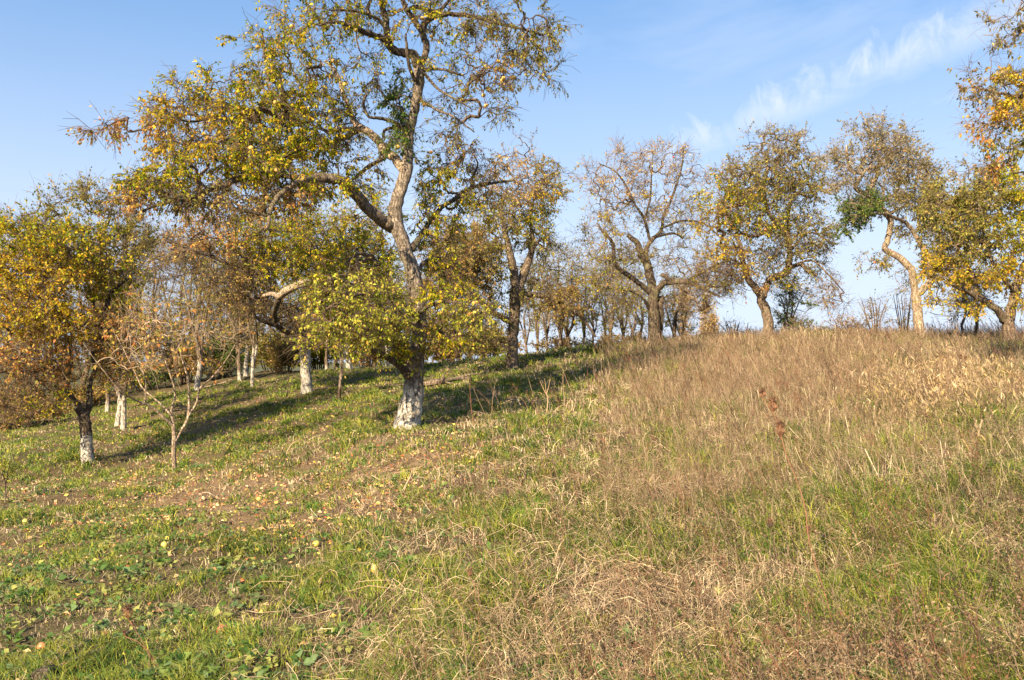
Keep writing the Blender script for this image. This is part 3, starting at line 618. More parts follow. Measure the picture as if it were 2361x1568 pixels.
# --- young thin tree in front left
tree('young_tree', 'thin young tree with pale smooth trunk and few rusty leaves at the left', (404, 1104), 12.3, [
  z1([(846, 1585, 0, 5.5), (838, 1470, 0, 5), (840, 1390, 0, 4.6), (836, 1325, 0, 4.4)]),
  z1([(838, 1335, 0, 3.4), (790, 1290, -.1, 2.9), (730, 1240, -.2, 2.8), (650, 1205, -.4, 2.2), (580, 1160, -.6, 1.6), (480, 1040, -.8, 1.1), (400, 930, -.9, .8)]),
  z1([(846, 1405, 0, 3.4), (880, 1345, .1, 3.2), (906, 1290, .2, 3.2), (912, 1200, .3, 3.0), (905, 1100, .3, 2.4), (870, 980, .3, 1.8), (850, 850, .3, 1.1)]),
  z1([(908, 1285, .2, 2.6), (948, 1220, .3, 2.4), (965, 1150, .3, 2.2), (1020, 1100, .4, 1.8), (1090, 1015, .5, 1.3), (1140, 930, .5, .8)]),
  z1([(836, 1330, 0, 3.2), (828, 1250, .1, 2.6), (845, 1180, .2, 2.3), (820, 1080, .2, 2), (775, 950, .2, 1.6), (770, 860, .2, 1.2), (700, 760, .2, .8)]),
  z1([(826, 1280, 0, 2.4), (770, 1220, .1, 2.1), (690, 1150, .1, 1.8), (640, 1050, .1, 1.4), (560, 890, .1, 1)]),
  z1([(700, 1225, -.2, 1.8), (700, 1100, -.3, 1.6), (640, 980, -.3, 1.2), (620, 850, -.3, .9)]),
  z1([(960, 1150, .3, 1.6), (1050, 1130, .2, 1.4), (1120, 1105, .1, .9)]),
  z1([(905, 1100, .3, 1.6), (960, 1000, .3, 1.4), (960, 880, .3, 1)]),
 ], [(400, 760, 130, 60, 0, .9, 60, 'orange', .55), (300, 800, 70, 60, -.6, .6, 30, 'orange', .6), (480, 780, 70, 60, .3, .6, 26, 'orange', .5), (380, 850, 110, 40, -.1, .6, 26, 'orange', .6), (520, 850, 40, 30, .4, .4, 7, 'orange', .4), (330, 720, 60, 50, -.2, .5, 16, 'orange', .4)],
 bk='tan', leaf=.062, shoots=2.0, nl=3.2, shoot_len=.3, up=.6, droop=.1, wood=(.25, .19, .135), bare=.5, wig=.02, dens=1.0, fine=True, twig_r=.0026, lump=.03, ups=.3)

# --- whitewashed tree behind, left of the big one
tree('apple_tree', 'apple tree with straight whitewashed trunk and arching limb, left of the big tree', (707, 890), 20.5, [
  z3([(550, 1262, 0, 13.5), (545, 1180, 0, 12.5), (543, 1050, 0, 12.5), (533, 960, 0, 11.5), (522, 900, 0, 10), (512, 870, 0, 8)]),
  z3([(530, 940, 0, 8), (470, 900, -.3, 6.5), (410, 890, -.6, 6), (350, 850, -.9, 5.5), (270, 820, -1.2, 5), (180, 780, -1.4, 3.5)]),
  z3([(350, 850, -1.1, 6), (335, 760, -1.6, 6), (360, 665, -2.2, 7)]),
  z3([(355, 660, -2.2, 7.5), (400, 620, -2.3, 9), (470, 585, -2.4, 8.5), (560, 555, -2.5, 8.5), (650, 530, -2.5, 8.5), (735, 542, -2.4, 6)]),
  z3([(365, 655, -2.2, 7), (320, 632, -2.2, 5.5), (260, 645, -2.1, 4)]),
  [(640, 690, -1.1, 6), (620, 668, -1.1, 5.5), (577, 637, -1.2, 5.5), (533, 611, -1.3, 5), (485, 589, -1.4, 4.5), (430, 571, -1.5, 3.5), (383, 549, -1.6, 2.2)],
  z3([(660, 525, -2.5, 5), (625, 440, -2.2, 4), (590, 360, -.9, 3.4), (565, 240, -.9, 2.6), (560, 150, -.9, 1.6)]),
  z3([(330, 640, -1.1, 3), (310, 580, -1, 2.6), (290, 420, -.9, 2.2), (330, 200, -.8, 1.4)]),
  z3([(520, 890, 0, 7), (560, 760, .4, 5), (700, 640, .9, 4), (820, 420, 1.2, 3), (860, 200, 1.3, 2)]),
 ], [(480, 545, 110, 50, -1.2, 1.5, 80, 'orange', .6), (400, 600, 90, 60, -1, 1.2, 55, 'brown', .4), (600, 540, 100, 60, -.9, 1.5, 95, 'yg', .9), (700, 540, 100, 60, -.5, 1.6, 110, 'yg', 1.1), (640, 610, 90, 50, -.9, 1.3, 80, 'yg', .8),
     (760, 620, 90, 60, 0, 1.5, 85, 'yg', 1.1), (840, 520, 80, 80, .8, 1.5, 100, 'yg', 1.15), (860, 610, 70, 70, 1, 1.3, 65, 'yg', 1), (590, 700, 60, 50, -1, 1, 60, 'brown', .35), (660, 730, 50, 40, -.6, .8, 40, 'brown', .3), (690, 760, 40, 30, -.2, .7, 20, 'lg', .5), (520, 670, 60, 60, -1.2, 1, 50, 'brown', .4), (560, 620, 60, 50, -1.1, 1, 40, 'brown', .5)],
 bk='dark', white=1.2, leaf=.062, shoots=4.2, nl=6, shoot_len=.34, up=.15, droop=0, twig_r=.0042, wood=(.11, .08, .06), apples=10, apple_kind=0, dens=1.45, bare=1.4, pale={3: 'tan', 4: 'tan'})

# --- forked tree right of the big one
tree('apple_tree', 'dark forked apple tree right of the big tree, with brown foliage and arching low limb', (1183, 822), 21.0, [
  z4([(75, 1465, 0, 14), (80, 1330, 0, 12.5), (90, 1200, 0, 12), (100, 1090, 0, 13), (108, 1020, 0, 14)]),
  z4([(120, 1040, 0, 12), (150, 930, .1, 9.5), (188, 830, .2, 8.5), (212, 755, .2, 7.5)]),
  z4([(205, 790, .2, 7), (190, 760, .2, 6), (184, 730, .2, 6)]),
  z4([(212, 760, .2, 6), (205, 690, .2, 4), (195, 620, .2, 3.5), (200, 520, .2, 3), (230, 400, .3, 2)]),
  z4([(215, 760, .2, 5), (250, 720, .3, 3.5), (310, 700, .4, 2)]),
  z4([(105, 1040, 0, 12), (88, 930, -.1, 9.5), (62, 800, -.2, 8.5), (35, 680, -.3, 6.5), (10, 540, -.4, 4), (40, 400, -.4, 2.5)]),
  z4([(85, 1240, 0, 9), (0, 1200, -.4, 7), (-100, 1130, -.8, 6), (-200, 1000, -1.1, 4.5), (-260, 850, -1.3, 3)]),
  z4([(120, 1060, 0, 8), (230, 1065, .2, 5.5), (330, 1090, .4, 5.5), (430, 1145, .5, 4.6), (510, 1205, .5, 4), (560, 1270, .6, 3.2), (600, 1330, .6, 2.2)]),
 ], [(1060, 570, 80, 60, -.6, 1.5, 110, 'brown', 1.15), (1050, 640, 85, 55, -.8, 1.4, 100, 'brown', 1.15), (1120, 600, 70, 70, -.3, 1.3, 80, 'olive', 1.1), (1140, 510, 70, 60, 0, 1.3, 60, 'olive', .9), (1190, 440, 80, 45, .1, 1.3, 55, 'pink', .8), (1250, 430, 55, 60, .3, 1.0, 44, 'gold', .8), (1220, 500, 70, 55, .2, 1.2, 50, 'yg', .8),
     (1200, 370, 60, 30, .1, .8, 18, 'pink', .5), (1195, 330, 30, 30, 0, .4, 7, 'dusk', .5), (1265, 395, 40, 35, .3, .5, 16, 'olive', .6), (1250, 570, 50, 40, .4, .8, 24, 'olive', .7), (1060, 740, 80, 50, -1, 1.1, 65, 'olive', 1), (1110, 790, 60, 30, -.8, .8, 36, 'olive', .8), (1180, 700, 50, 60, 0, .8, 30, 'olive', .6), (1290, 690, 70, 35, .4, .9, 50, 'brown', .8), (1230, 640, 50, 40, .3, .8, 20, 'olive', .5)],
 bk='mid', leaf=.062, shoots=4.2, nl=6, shoot_len=.32, up=.15, droop=-.05, twig_r=.0042, wood=(.12, .085, .06), apples=8, dens=1.5, bare=.8)

# --- tall dark trunk tree on the crest, nearly bare
tree('apple_tree', 'half bare apple tree with thick dark trunk and pinkish leaves on the crest', (1510, 800), 23.0, [
  z4([(972, 1405, 0, 15.5), (968, 1280, 0, 14.5), (966, 1180, 0, 14), (962, 1110, 0, 12), (948, 990, 0, 10), (930, 900, 0, 9.5), (905, 840, 0, 9)]),
  z4([(915, 860, 0, 8.5), (880, 790, 0, 8.5), (850, 730, 0, 7), (800, 690, 0, 5)]),
  z4([(925, 880, 0, 6), (918, 790, .1, 5.5), (945, 730, .1, 5), (985, 690, .2, 4), (1012, 660, .2, 3.6), (1030, 560, .2, 3.2), (1080, 450, .3, 2.8), (1118, 340, .3, 2.3), (1145, 240, .4, 1.8), (1150, 160, .4, 1.2)]),
  z4([(940, 730, .1, 3.6), (905, 590, 0, 3), (840, 490, -.1, 2.6), (790, 380, -.2, 2.3), (720, 290, -.3, 1.8), (620, 240, -.3, 1)]),
  z4([(905, 600, 0, 2.6), (940, 470, .1, 2.2), (950, 330, .1, 1.8), (960, 180, .2, 1.2)]),
  z4([(992, 1400, .1, 10), (995, 1250, .1, 10), (1000, 1140, .1, 10), (1015, 1078, .1, 9)]),
  z4([(970, 1090, 0, 9), (985, 1040, -.1, 8), (1025, 995, -.2, 7.5), (1085, 985, -.3, 7), (1160, 985, -.5, 5.5), (1260, 1020, -.6, 4), (1380, 1080, -.8, 2.4)]),
  z4([(1085, 985, -.3, 6.5), (1050, 960, -.3, 6), (1010, 938, -.3, 5)]),
  z4([(1160, 985, -.5, 4), (1260, 930, -.6, 3.4), (1370, 870, -.8, 2.6), (1480, 840, -1, 1.6)]),
  z4([(955, 1060, 0, 7.5), (880, 1000, -.2, 6), (800, 940, -.4, 5.6), (730, 885, -.6, 5.4), (712, 820, -.7, 5), (705, 740, -.7, 4), (640, 660, -.8, 3), (615, 620, -.8, 2)]),
  z4([(940, 1160, 0, 5), (900, 1090, -.3, 3.5), (820, 1040, -.5, 3), (700, 1025, -.7, 2), (640, 1030, -.8, 1.2)]),
  z4([(985, 700, .2, 3), (1090, 680, .3, 2.6), (1145, 710, .4, 2), ]),
  z4([(1030, 640, .2, 2.6), (1150, 600, .4, 2.4), (1280, 620, .5, 2), (1380, 700, .6, 1.2)]),
 ], [(1490, 370, 110, 40, 0, 1.3, 55, 'pink', .55), (1440, 430, 90, 50, -.2, 1.2, 60, 'pink', .6), (1570, 400, 70, 60, .3, 1, 40, 'pink', .5), (1400, 480, 60, 50, -.5, 1, 38, 'gold', .7), (1500, 480, 90, 50, 0, 1.2, 55, 'gold', .45), (1570, 520, 60, 60, .3, 1, 36, 'olive', .5),
     (1385, 560, 60, 50, -.7, 1, 40, 'gold', .7), (1450, 590, 80, 45, -.2, 1, 44, 'olive', .5), (1380, 640, 55, 45, -.8, .9, 34, 'yg', .7), (1560, 600, 70, 45, 0, 1, 44, 'olive', .6), (1630, 640, 80, 45, -.6, 1, 80, 'brown', .35), (1600, 690, 70, 35, -.6, .9, 60, 'brown', .25), (1440, 690, 60, 40, -.5, .8, 30, 'olive', .5), (1360, 400, 40, 40, -.5, .5, 8, 'pink', .4)],
 bk='dark', leaf=.058, shoots=3.4, nl=4.6, shoot_len=.34, up=.5, droop=.05, ups=.25, twig_r=.0040, wood=(.15, .11, .085), apples=12, apple_kind=2, dens=1.35, bare=1.6)

# --- S-shaped trunk tree
tree('apple_tree', 'apple tree on the crest with S shaped trunk and full olive yellow crown', (1766, 788), 23.0, [
  z5([(236, 1545, 0, 13), (236, 1470, 0, 12.5), (252, 1410, 0, 13), (232, 1340, 0, 11.5), (208, 1290, 0, 10.5), (212, 1240, 0, 10)]),
  z5([(208, 1260, 0, 9), (170, 1210, -.1, 8), (130, 1160, -.2, 7.5), (108, 1090, -.3, 7), (95, 1000, -.4, 5), (60, 900, -.5, 3.5)]),
  z5([(218, 1265, 0, 9), (235, 1210, .1, 8.5), (262, 1160, .1, 8), (340, 1130, .2, 8), (365, 1080, .2, 7.5), (368, 980, .2, 6.5), (345, 900, .1, 6.5), (295, 845, .1, 6), (245, 780, 0, 4.5), (230, 660, 0, 3), (240, 500, 0, 2)]),
  z5([(360, 1100, .2, 5.5), (430, 1080, .1, 4.8), (470, 1115, 0, 4.6), (520, 1145, -.1, 4.2)]),
  z5([(300, 850, .1, 5), (220, 900, -.1, 4.5), (160, 920, -.3, 4), (100, 900, -.5, 2.5)]),
  z5([(368, 960, .2, 4), (360, 800, .4, 3.6), (400, 680, .5, 3.2), (500, 690, .7, 2.2), (430, 500, .5, 1.6)]),
  z5([(362, 1010, .2, 3), (480, 900, .4, 2.4), (600, 950, .6, 1.6)]),
  z5([(400, 1080, .1, 3), (500, 1060, .1, 2.4), (600, 1150, 0, 2), (680, 1240, 0, 1.2)]),
  z5([(120, 1120, -.2, 4), (60, 1060, -.5, 3), (-20, 1045, -.8, 2)]),
 ], [(1790, 350, 80, 45, 0, 1.2, 55, 'dusk', .9), (1760, 420, 110, 60, 0, 1.5, 120, 'olive', 1.1), (1690, 460, 80, 60, -.3, 1.3, 90, 'yg', 1), (1850, 420, 70, 70, .3, 1.2, 70, 'olive', 1), (1650, 520, 60, 50, -.6, 1, 55, 'gold', .9), (1740, 510, 100, 50, 0, 1.4, 95, 'yg', 1),
     (1840, 520, 80, 60, .3, 1.2, 70, 'olive', .9), (1680, 590, 70, 45, -.4, 1, 60, 'gold', .85), (1770, 590, 70, 40, 0, 1.2, 40, 'olive', .6), (1860, 590, 60, 50, .3, 1, 40, 'olive', .7), (1900, 560, 40, 60, .5, .8, 26, 'olive', .7), (1640, 650, 60, 35, -.7, .9, 40, 'olive', .5),
     (1900, 660, 55, 50, .1, .8, 34, 'brown', .22), (1930, 700, 40, 40, 0, .6, 12, 'brown', .1), (1790, 310, 45, 30, 0, .6, 14, 'dusk', .8), (1850, 330, 30, 40, .1, .4, 12, 'dusk', .8), (1700, 390, 50, 35, -.2, .7, 22, 'dusk', .8), (1820, 630, 50, 30, .1, .8, 20, 'yg', .6), (1720, 650, 60, 35, -.2, .8, 20, 'orange', .4)],
 bk='mid', leaf=.058, shoots=4.4, nl=6.2, shoot_len=.32, up=.2, droop=-.02, twig_r=.0038, wood=(.13, .09, .065), apples=36, apple_kind=1, dens=1.35, bare=1.2)

# --- tall sinuous tree
tree('apple_tree', 'tall pale apple tree with crooked sinuous trunk leaning left, alone on the crest', (2122, 776), 20.5, [
  z5([(1116, 1495, 0, 12.5), (1104, 1400, 0, 11.5), (1094, 1310, 0, 11), (1085, 1245, 0, 10.5)]),
  z5([(1088, 1270, 0, 9), (1076, 1180, 0, 8.5), (1062, 1110, 0, 8.5), (1020, 1062, 0, 8), (960, 1020, 0, 7.8), (912, 992, 0, 7.6), (925, 950, 0, 7), (940, 880, 0, 7), (942, 820, 0, 7.2), (900, 768, -.1, 7), (860, 720, -.1, 7), (812, 682, -.2, 6), (742, 645, -.3, 5.2), (768, 590, -.3, 4.6), (782, 562, -.3, 4), (725, 550, -.4, 4), (698, 480, -.5, 3.4), (692, 400, -.5, 2)]),
  z5([(812, 660, -.2, 5.5), (850, 612, -.1, 5.5), (870, 560, 0, 4.5), (878, 505, 0, 3.5), (920, 470, .2, 3.2), (1000, 430, .4, 2.2), (1080, 400, .6, 1.4)]),
  z5([(784, 565, -.3, 3.5), (810, 535, -.2, 3.2), (868, 522, 0, 3)]),
  z5([(880, 718, -.1, 4), (925, 710, .1, 3.5), (985, 655, .3, 3), (1000, 545, .5, 2.4), (1010, 470, .6, 1.5)]),
  z5([(905, 715, 0, 3), (900, 650, .1, 2.4), (860, 600, .2, 1.6)]),
  z5([(945, 790, 0, 4), (985, 765, .2, 3), (1040, 740, .4, 2)]),
  z5([(1098, 1250, 0, 9), (1130, 1222, .1, 8.5), (1165, 1185, .2, 8), (1178, 1130, .2, 7.5), (1168, 1065, .2, 7), (1185, 1020, .3, 6)]),
  z5([(1165, 1050, .2, 5.5), (1125, 985, .3, 5.5), (1080, 905, .3, 5), (1030, 842, .2, 4.5), (965, 812, 0, 4), (900, 790, -.3, 3), (820, 800, -.6, 2)]),
  z5([(1080, 905, .3, 3), (1103, 870, .5, 3), (1100, 760, .7, 2.4), (1160, 640, .9, 1.6)]),
  z5([(820, 560, -.2, 2.4), (850, 400, 0, 2), (800, 260, 0, 1.3), (760, 200, 0, .8)]),
 ], [(2030, 320, 80, 45, .1, 1.2, 70, 'dusk', .8), (1990, 380, 80, 45, -.2, 1.1, 55, 'dusk', .7), (2080, 370, 70, 50, .4, 1.1, 75, 'dusk', .95), (1930, 370, 45, 40, -.5, .8, 22, 'dusk', .6), (1940, 430, 40, 40, -.5, .7, 18, 'dusk', .4), (2010, 440, 70, 30, 0, 1, 20, 'dusk', .35), (2130, 410, 50, 45, .5, .9, 45, 'dusk', .9), (2000, 285, 50, 25, 0, .6, 14, 'dusk', .5),
     (1975, 490, 45, 38, -.6, .7, 75, 'dg', 1.5), (2010, 460, 30, 25, -.5, .5, 20, 'dg', 1.2), (2090, 460, 80, 35, .4, 1, 60, 'olive', 1), (2150, 480, 50, 40, .7, .8, 44, 'olive', 1), (2120, 530, 60, 35, .5, .8, 30, 'olive', .7), (2010, 600, 55, 22, -.2, .5, 14, 'olive', .8), (2150, 600, 30, 50, .4, .6, 24, 'olive', .7), (2090, 640, 40, 40, .2, .6, 12, 'olive', .4)],
 bk='tan', leaf=.055, shoots=4.2, nl=5.8, shoot_len=.28, up=.25, droop=.02, twig_r=.0035, wood=(.17, .13, .10), apples=12, apple_kind=2, lump=.07, dens=1.5, bare=1)

# --- right forked tree
tree('apple_tree', 'apple tree at the right edge with low V shaped fork leaning left and olive crown', (2325, 768), 17.5, [
  z5([(1620, 1470, 0, 15), (1618, 1410, 0, 14), (1610, 1360, 0, 13.5)]),
  z5([(1622, 1400, 0, 12), (1640, 1300, 0, 11), (1662, 1200, .1, 10), (1695, 1120, .2, 9), (1740, 1000, .3, 7), (1760, 850, .4, 5), (1740, 650, .5, 3)]),
  z5([(1600, 1400, 0, 11), (1560, 1350, -.1, 9), (1500, 1300, -.2, 8), (1430, 1262, -.3, 7), (1390, 1240, -.4, 6), (1320, 1210, -.5, 4), (1250, 1180, -.6, 2.4)]),
  z5([(1430, 1262, -.3, 5), (1420, 1150, -.1, 4), (1330, 1000, .1, 3.6), (1300, 820, .2, 3), (1350, 650, .2, 2)]),
  z5([(1650, 1240, 0, 5), (1560, 1120, 0, 4), (1480, 960, .1, 3.4), (1470, 780, .2, 2.4)]),
 ], [(2200, 500, 70, 50, 0, 1.1, 75, 'olive', 1.2), (2270, 450, 75, 55, .2, 1.2, 90, 'olive', 1.2), (2320, 430, 60, 60, .4, 1.1, 60, 'yg', 1), (2230, 570, 80, 50, 0, 1.2, 85, 'olive', 1.1), (2310, 540, 70, 60, .3, 1.2, 70, 'yg', 1.1), (2180, 620, 55, 45, -.3, .9, 48, 'gold', .85), (2250, 640, 70, 35, -.1, 1, 46, 'gold', .8), (2330, 620, 50, 45, .2, .9, 34, 'gold', .8),
     (2160, 460, 40, 35, -.2, .7, 26, 'olive', 1), (2170, 690, 40, 30, -.5, .5, 14, 'gold', .6), (2250, 700, 60, 20, -.2, .6, 12, 'gold', .5), (2240, 400, 60, 25, .2, .6, 18, 'dusk', .6), (2400, 560, 60, 120, .5, 1.2, 60, 'yg', 1), (2340, 690, 35, 30, 0, .5, 10, 'gold', .5)],
 bk='mid', leaf=.058, shoots=4.6, nl=6.5, shoot_len=.28, up=.15, droop=-.05, twig_r=.0034, wood=(.12, .09, .06), apples=14, apple_kind=0)

# --- near tree reaching in from the right
tree('apple_tree', 'near apple tree reaching in from the upper right with rusty orange leaves', (2640, 930), 10.0, [
  [(2640, 930, 0, 28), (2630, 780, 0, 25), (2610, 620, 0, 23), (2600, 500, 0, 20), (2590, 420, 0, 16)],
  [(2600, 480, 0, 14), (2540, 380, .1, 11), (2460, 290, .2, 8), (2390, 230, .2, 5.5), (2330, 220, .2, 3.5), (2240, 200, .2, 2)],
  [(2595, 440, 0, 13), (2560, 280, .2, 10), (2500, 150, .3, 8), (2430, 60, .3, 5), (2350, 20, .3, 3)],
  [(2590, 440, 0, 13), (2600, 250, .4, 10), (2560, 50, .5, 7), (2500, -100, .5, 4)],
  [(2600, 520, -.1, 12), (2500, 470, 0, 8), (2430, 430, .1, 5), (2360, 400, .2, 3)],
  [(2390, 230, .2, 4), (2340, 260, 0, 3), (2290, 290, -.1, 2)],
 ], [(2300, 210, 60, 45, .2, .6, 46, 'dusk', .75), (2230, 215, 45, 25, .2, .4, 15, 'brown', .6), (2240, 160, 30, 25, .2, .3, 5, 'brown', .5), (2350, 180, 50, 50, .3, .7, 46, 'gold', 1.2), (2350, 260, 60, 40, .1, .7, 50, 'gold', 1.2), (2280, 290, 55, 30, 0, .5, 32, 'orange', .75), (2240, 300, 35, 16, 0, .3, 7, 'orange', .5),
     (2340, 330, 55, 35, .1, .6, 40, 'olive', .9), (2310, 380, 50, 25, .1, .5, 18, 'orange', .7), (2340, 60, 45, 45, .3, .6, 28, 'dusk', .7), (2290, 50, 22, 30, .3, .3, 7, 'dusk', .6), (2340, -20, 50, 40, .4, .6, 28, 'dusk', .7), (2290, 120, 30, 25, .2, .4, 7, 'dusk', .6), (2450, 200, 90, 130, .3, 1, 90, 'gold', 1.1), (2430, 400, 80, 60, .1, .8, 40, 'gold', 1), (2560, 100, 120, 150, .3, 1.2, 70, 'gold', 1)],
 bk='mid', leaf=.05, shoots=4.2, nl=6, shoot_len=.2, up=.1, droop=-.1, twig_r=.0022, wood=(.14, .10, .075), apples=14, apple_kind=0, fine=True, dens=.48, bare=2.5)

# --- slender trees: a generic builder with its own stems
def slim(name, label, px, py, Y, top, wid, r, pal, n, stems=1, white=0.0, bk='mid', leafy=.8, lean=0, low=.35, leaf=.07, group=None, wood=(.13, .10, .07), cat='tree', shoots=3.4, apples=0, nl=5.2, up=.6, dens=1.7):
    hgt = py - top; paths = []
    base = [(px, py + 4, 0, r)]
    k = 6
    tr = base + [(px + lean * (i / k) ** 2 + rng.normal() * wid * .04, py - hgt * .9 * i / k, rng.normal() * .1, r * (1 - .8 * i / k)) for i in range(1, k + 1)]
    paths.append(tr)
    for s in range(stems - 1):
        sgn = -1 if s % 2 else 1; i0 = rng.integers(1, 3) if s else 1; a = tr[i0]
        paths.append([(a[0], a[1], a[2], r * .7)] + [(a[0] + sgn * wid * (.16 + .16 * s ** .5) * j / 3 + rng.normal() * 3, a[1] - hgt * .62 * j / 3, rng.normal() * .3 * j, r * .7 * (1 - .75 * j / 3)) for j in range(1, 4)])
    lob = []
    for i in range(5):
        f = low + (1 - low) * (i + .5) / 5
        lob.append((px + lean * f + rng.normal() * wid * .12, py - hgt * f, wid * (.5 - .3 * abs(f - .6)), hgt * .13, rng.normal() * .3, wid / F * Y * .5, max(3, n // 5), pal if rng.random() < .75 else ('olive' if pal != 'olive' else 'yg'), leafy))
    return tree(name, label, (px, py), Y, paths, lob, bk=bk, white=white, leaf=leaf, shoots=shoots, nl=nl, shoot_len=.38, up=up, droop=.1, twig_r=.0046, wood=wood, group=group, cat=cat, attach_from=low * .6, ups=.3, apples=apples, dens=dens, bare=2.0)

# left background, whitewashed and bare trunks
slim('orchard_tree', 'right one of two whitewashed trunks close together left of the thin young tree', 284, 995, 18.5, 640, 110, 7, 'olive', 90, 3, .75, apples=0)
slim('orchard_tree', 'left one of two whitewashed trunks close together left of the thin young tree', 270, 978, 20, 630, 120, 6.5, 'orange', 90, 3, .75)
slim('orchard_tree', 'small dark orchard trunk behind the two paired whitewashed trunks', 247, 948, 23, 680, 90, 5, 'brown', 60, 2, .25)
slim('orchard_tree', 'slim grey trunk with pale foot standing alone behind the thin young tree', 455, 882, 26, 560, 140, 6.5, 'olive', 110, 3, .9)
slim('orchard_tree', 'leftmost of three thin trunks in a row, white only at its very foot', 553, 880, 27, 600, 110, 5, 'olive', 90, 3, .25, lean=-14)
slim('orchard_tree', 'middle of three thin trunks in a row, broad white foot', 567, 878, 28, 590, 120, 6, 'olive', 90, 3, 1.0)
slim('orchard_tree', 'right of three thin trunks in a row, slim and pale pinkish', 581, 890, 24, 600, 90, 4.2, 'brown', 60, 3, 1.1, lean=-8)
slim('orchard_tree', 'dark slender trunk between the whitewashed trunk and the sapling', 754, 873, 28, 600, 110, 4, 'yg', 80, 2, .15)
slim('orchard_tree', 'leaning trunk with grey white foot right of the lawn sapling', 806, 865, 28, 600, 130, 7, 'yg', 100, 3, .75, lean=-22)
slim('orchard_tree', 'small bright white foot of a trunk close to the left of the big tree', 891, 860, 29, 640, 110, 5.5, 'olive', 80, 3, 1.3)
slim('sapling', 'thin dark sapling alone on the lawn left of the big tree', 783, 915, 18, 740, 60, 3.6, 'lg', 16, 2, bk='mid', lean=6, low=.5)
slim('orchard_tree', 'far dark bushy tree behind the left golden tree', 120, 950, 27, 620, 190, 6, 'brown', 130, 4, low=.15)
slim('orchard_tree', 'far grey brown twiggy tree between the golden tree and the young tree', 350, 905, 29, 540, 170, 6, 'brown', 130, 4, low=.2, leafy=.45)
slim('orchard_tree', 'far olive tree behind the lone slim grey trunk', 480, 880, 33, 560, 170, 6, 'olive', 130, 4, low=.2)
slim('orchard_tree', 'far yellow green tree seen behind the straight whitewashed trunk', 650, 870, 33, 600, 170, 6, 'yg', 130, 4, low=.15)
slim('orchard_tree', 'far bushy tree right behind the sapling on the lawn', 780, 866, 34, 620, 160, 6, 'yg', 120, 4, low=.15)
slim('orchard_tree', 'far brown tree just left behind the big trunk', 860, 860, 34, 640, 140, 6, 'brown', 110, 4, low=.15)
slim('orchard_tree', 'far olive tree just right behind the big trunk', 1020, 850, 34, 600, 150, 6, 'olive', 120, 4, low=.12)
slim('orchard_tree', 'far tree at the extreme left edge behind the hanging golden branches', 20, 990, 25, 700, 170, 6, 'brown', 110, 4, low=.15)
slim('dark_shrub_tree', 'dark blue green small tree far behind the thin young tree', 380, 900, 36, 760, 110, 4, 'dg', 120, 4, low=.1)
slim('dark_shrub_tree', 'dark green small tree far behind, beside the three thin trunks', 505, 885, 37, 770, 100, 4, 'dg', 110, 4, low=.1)
for a, b_, c_, d_, e_, p_, n_, l_ in [(60, 985, 30, 560, 200, 'olive', 150, 'far olive tree behind the top of the golden tree'), (190, 950, 31, 580, 180, 'brown', 140, 'far brownish tree behind the right half of the golden tree'), (290, 930, 32, 520, 170, 'olive', 150, 'tall far tree above the paired whitewashed trunks'),
        (420, 890, 32, 540, 160, 'brown', 150, 'far twiggy tree behind the young thin tree, its right half'), (560, 872, 35, 560, 160, 'olive', 140, 'far olive tree behind the three thin trunks'), (710, 866, 35, 560, 160, 'yg', 140, 'far leafy tree right of the straight whitewashed trunk'),
        (940, 852, 35, 600, 150, 'yg', 130, 'far leafy tree hidden behind the big trunk'), (1090, 842, 33, 610, 130, 'brown', 110, 'far brown tree between the big trunk and the forked tree')]:
    slim('orchard_tree', l_, a, b_, c_, d_, e_, 5.5, p_, n_, 4, low=.12, leafy=.7)
# the thin wood behind the crest
labs = ['bent', 'straight', 'leaning', 'slender', 'forked']
wd = [(1262, 815, 26, 600, 70, 3.0, 50), (1293, 812, 27, 570, 100, 5.2, 90), (1318, 810, 28, 590, 90, 5.0, 80), (1345, 808, 29, 600, 80, 3.6, 60), (1366, 806, 26, 640, 60, 3.0, 40),
      (1392, 806, 31, 600, 80, 3.4, 60), (1412, 804, 29, 590, 90, 4.6, 80), (1436, 803, 32, 610, 80, 4, 60), (1462, 800, 28, 600, 80, 3.6, 60), (1478, 800, 33, 640, 70, 4.0, 50),
      (1240, 822, 30, 580, 80, 3.6, 60), (1215, 826, 28, 620, 70, 3.2, 40)]
wl = ['thin dark stem in the wood, leftmost right of the forked tree', 'stout straight trunk standing left in the thin wood behind the crest', 'slightly paler trunk right beside the stout straight one in the wood', 'thin yellow olive tree in the middle of the wood', 'very thin leaning stem under the arching low limb tip',
      'slim tree in the wood a little right of the arching limb tip', 'medium trunk in the wood with yellowish haze of leaves', 'far pale stem in the wood near the half bare tree', 'thin trunk in the wood next to the thick dark trunk', 'faint stem touching the thick dark trunk on its left',
      'olive tree filling the gap right of the forked tree foot', 'low thin stem at the foot of the forked tree, its right side']
for (a, b_, c_, d_, e_, f_, g_), l_ in zip(wd, wl):
    slim('wood_tree', l_, a, b_, c_, d_, e_, f_, 'olive' if g_ % 20 else 'yg', g_, 3, leafy=.45, low=.25, dens=1.2, group='thin trees of the wood behind the crest', lean=rng.normal() * 12)
slim('small_tree', 'small yellow leaved tree right of the thick dark trunk on the crest', 1556, 798, 26, 650, 90, 4.5, 'yg', 40, 4, leafy=.5, low=.25)
slim('small_tree', 'slim dark sapling between the thick trunk and the tan poplar', 1572, 797, 27, 690, 60, 2.6, 'olive', 20, 3, leafy=.3, low=.25)
slim('small_tree', 'small dark green leafy tree right behind the S shaped trunk', 1820, 778, 24.5, 640, 80, 3.6, 'dg', 44, 4, leafy=.9, low=.1, bk='dark')
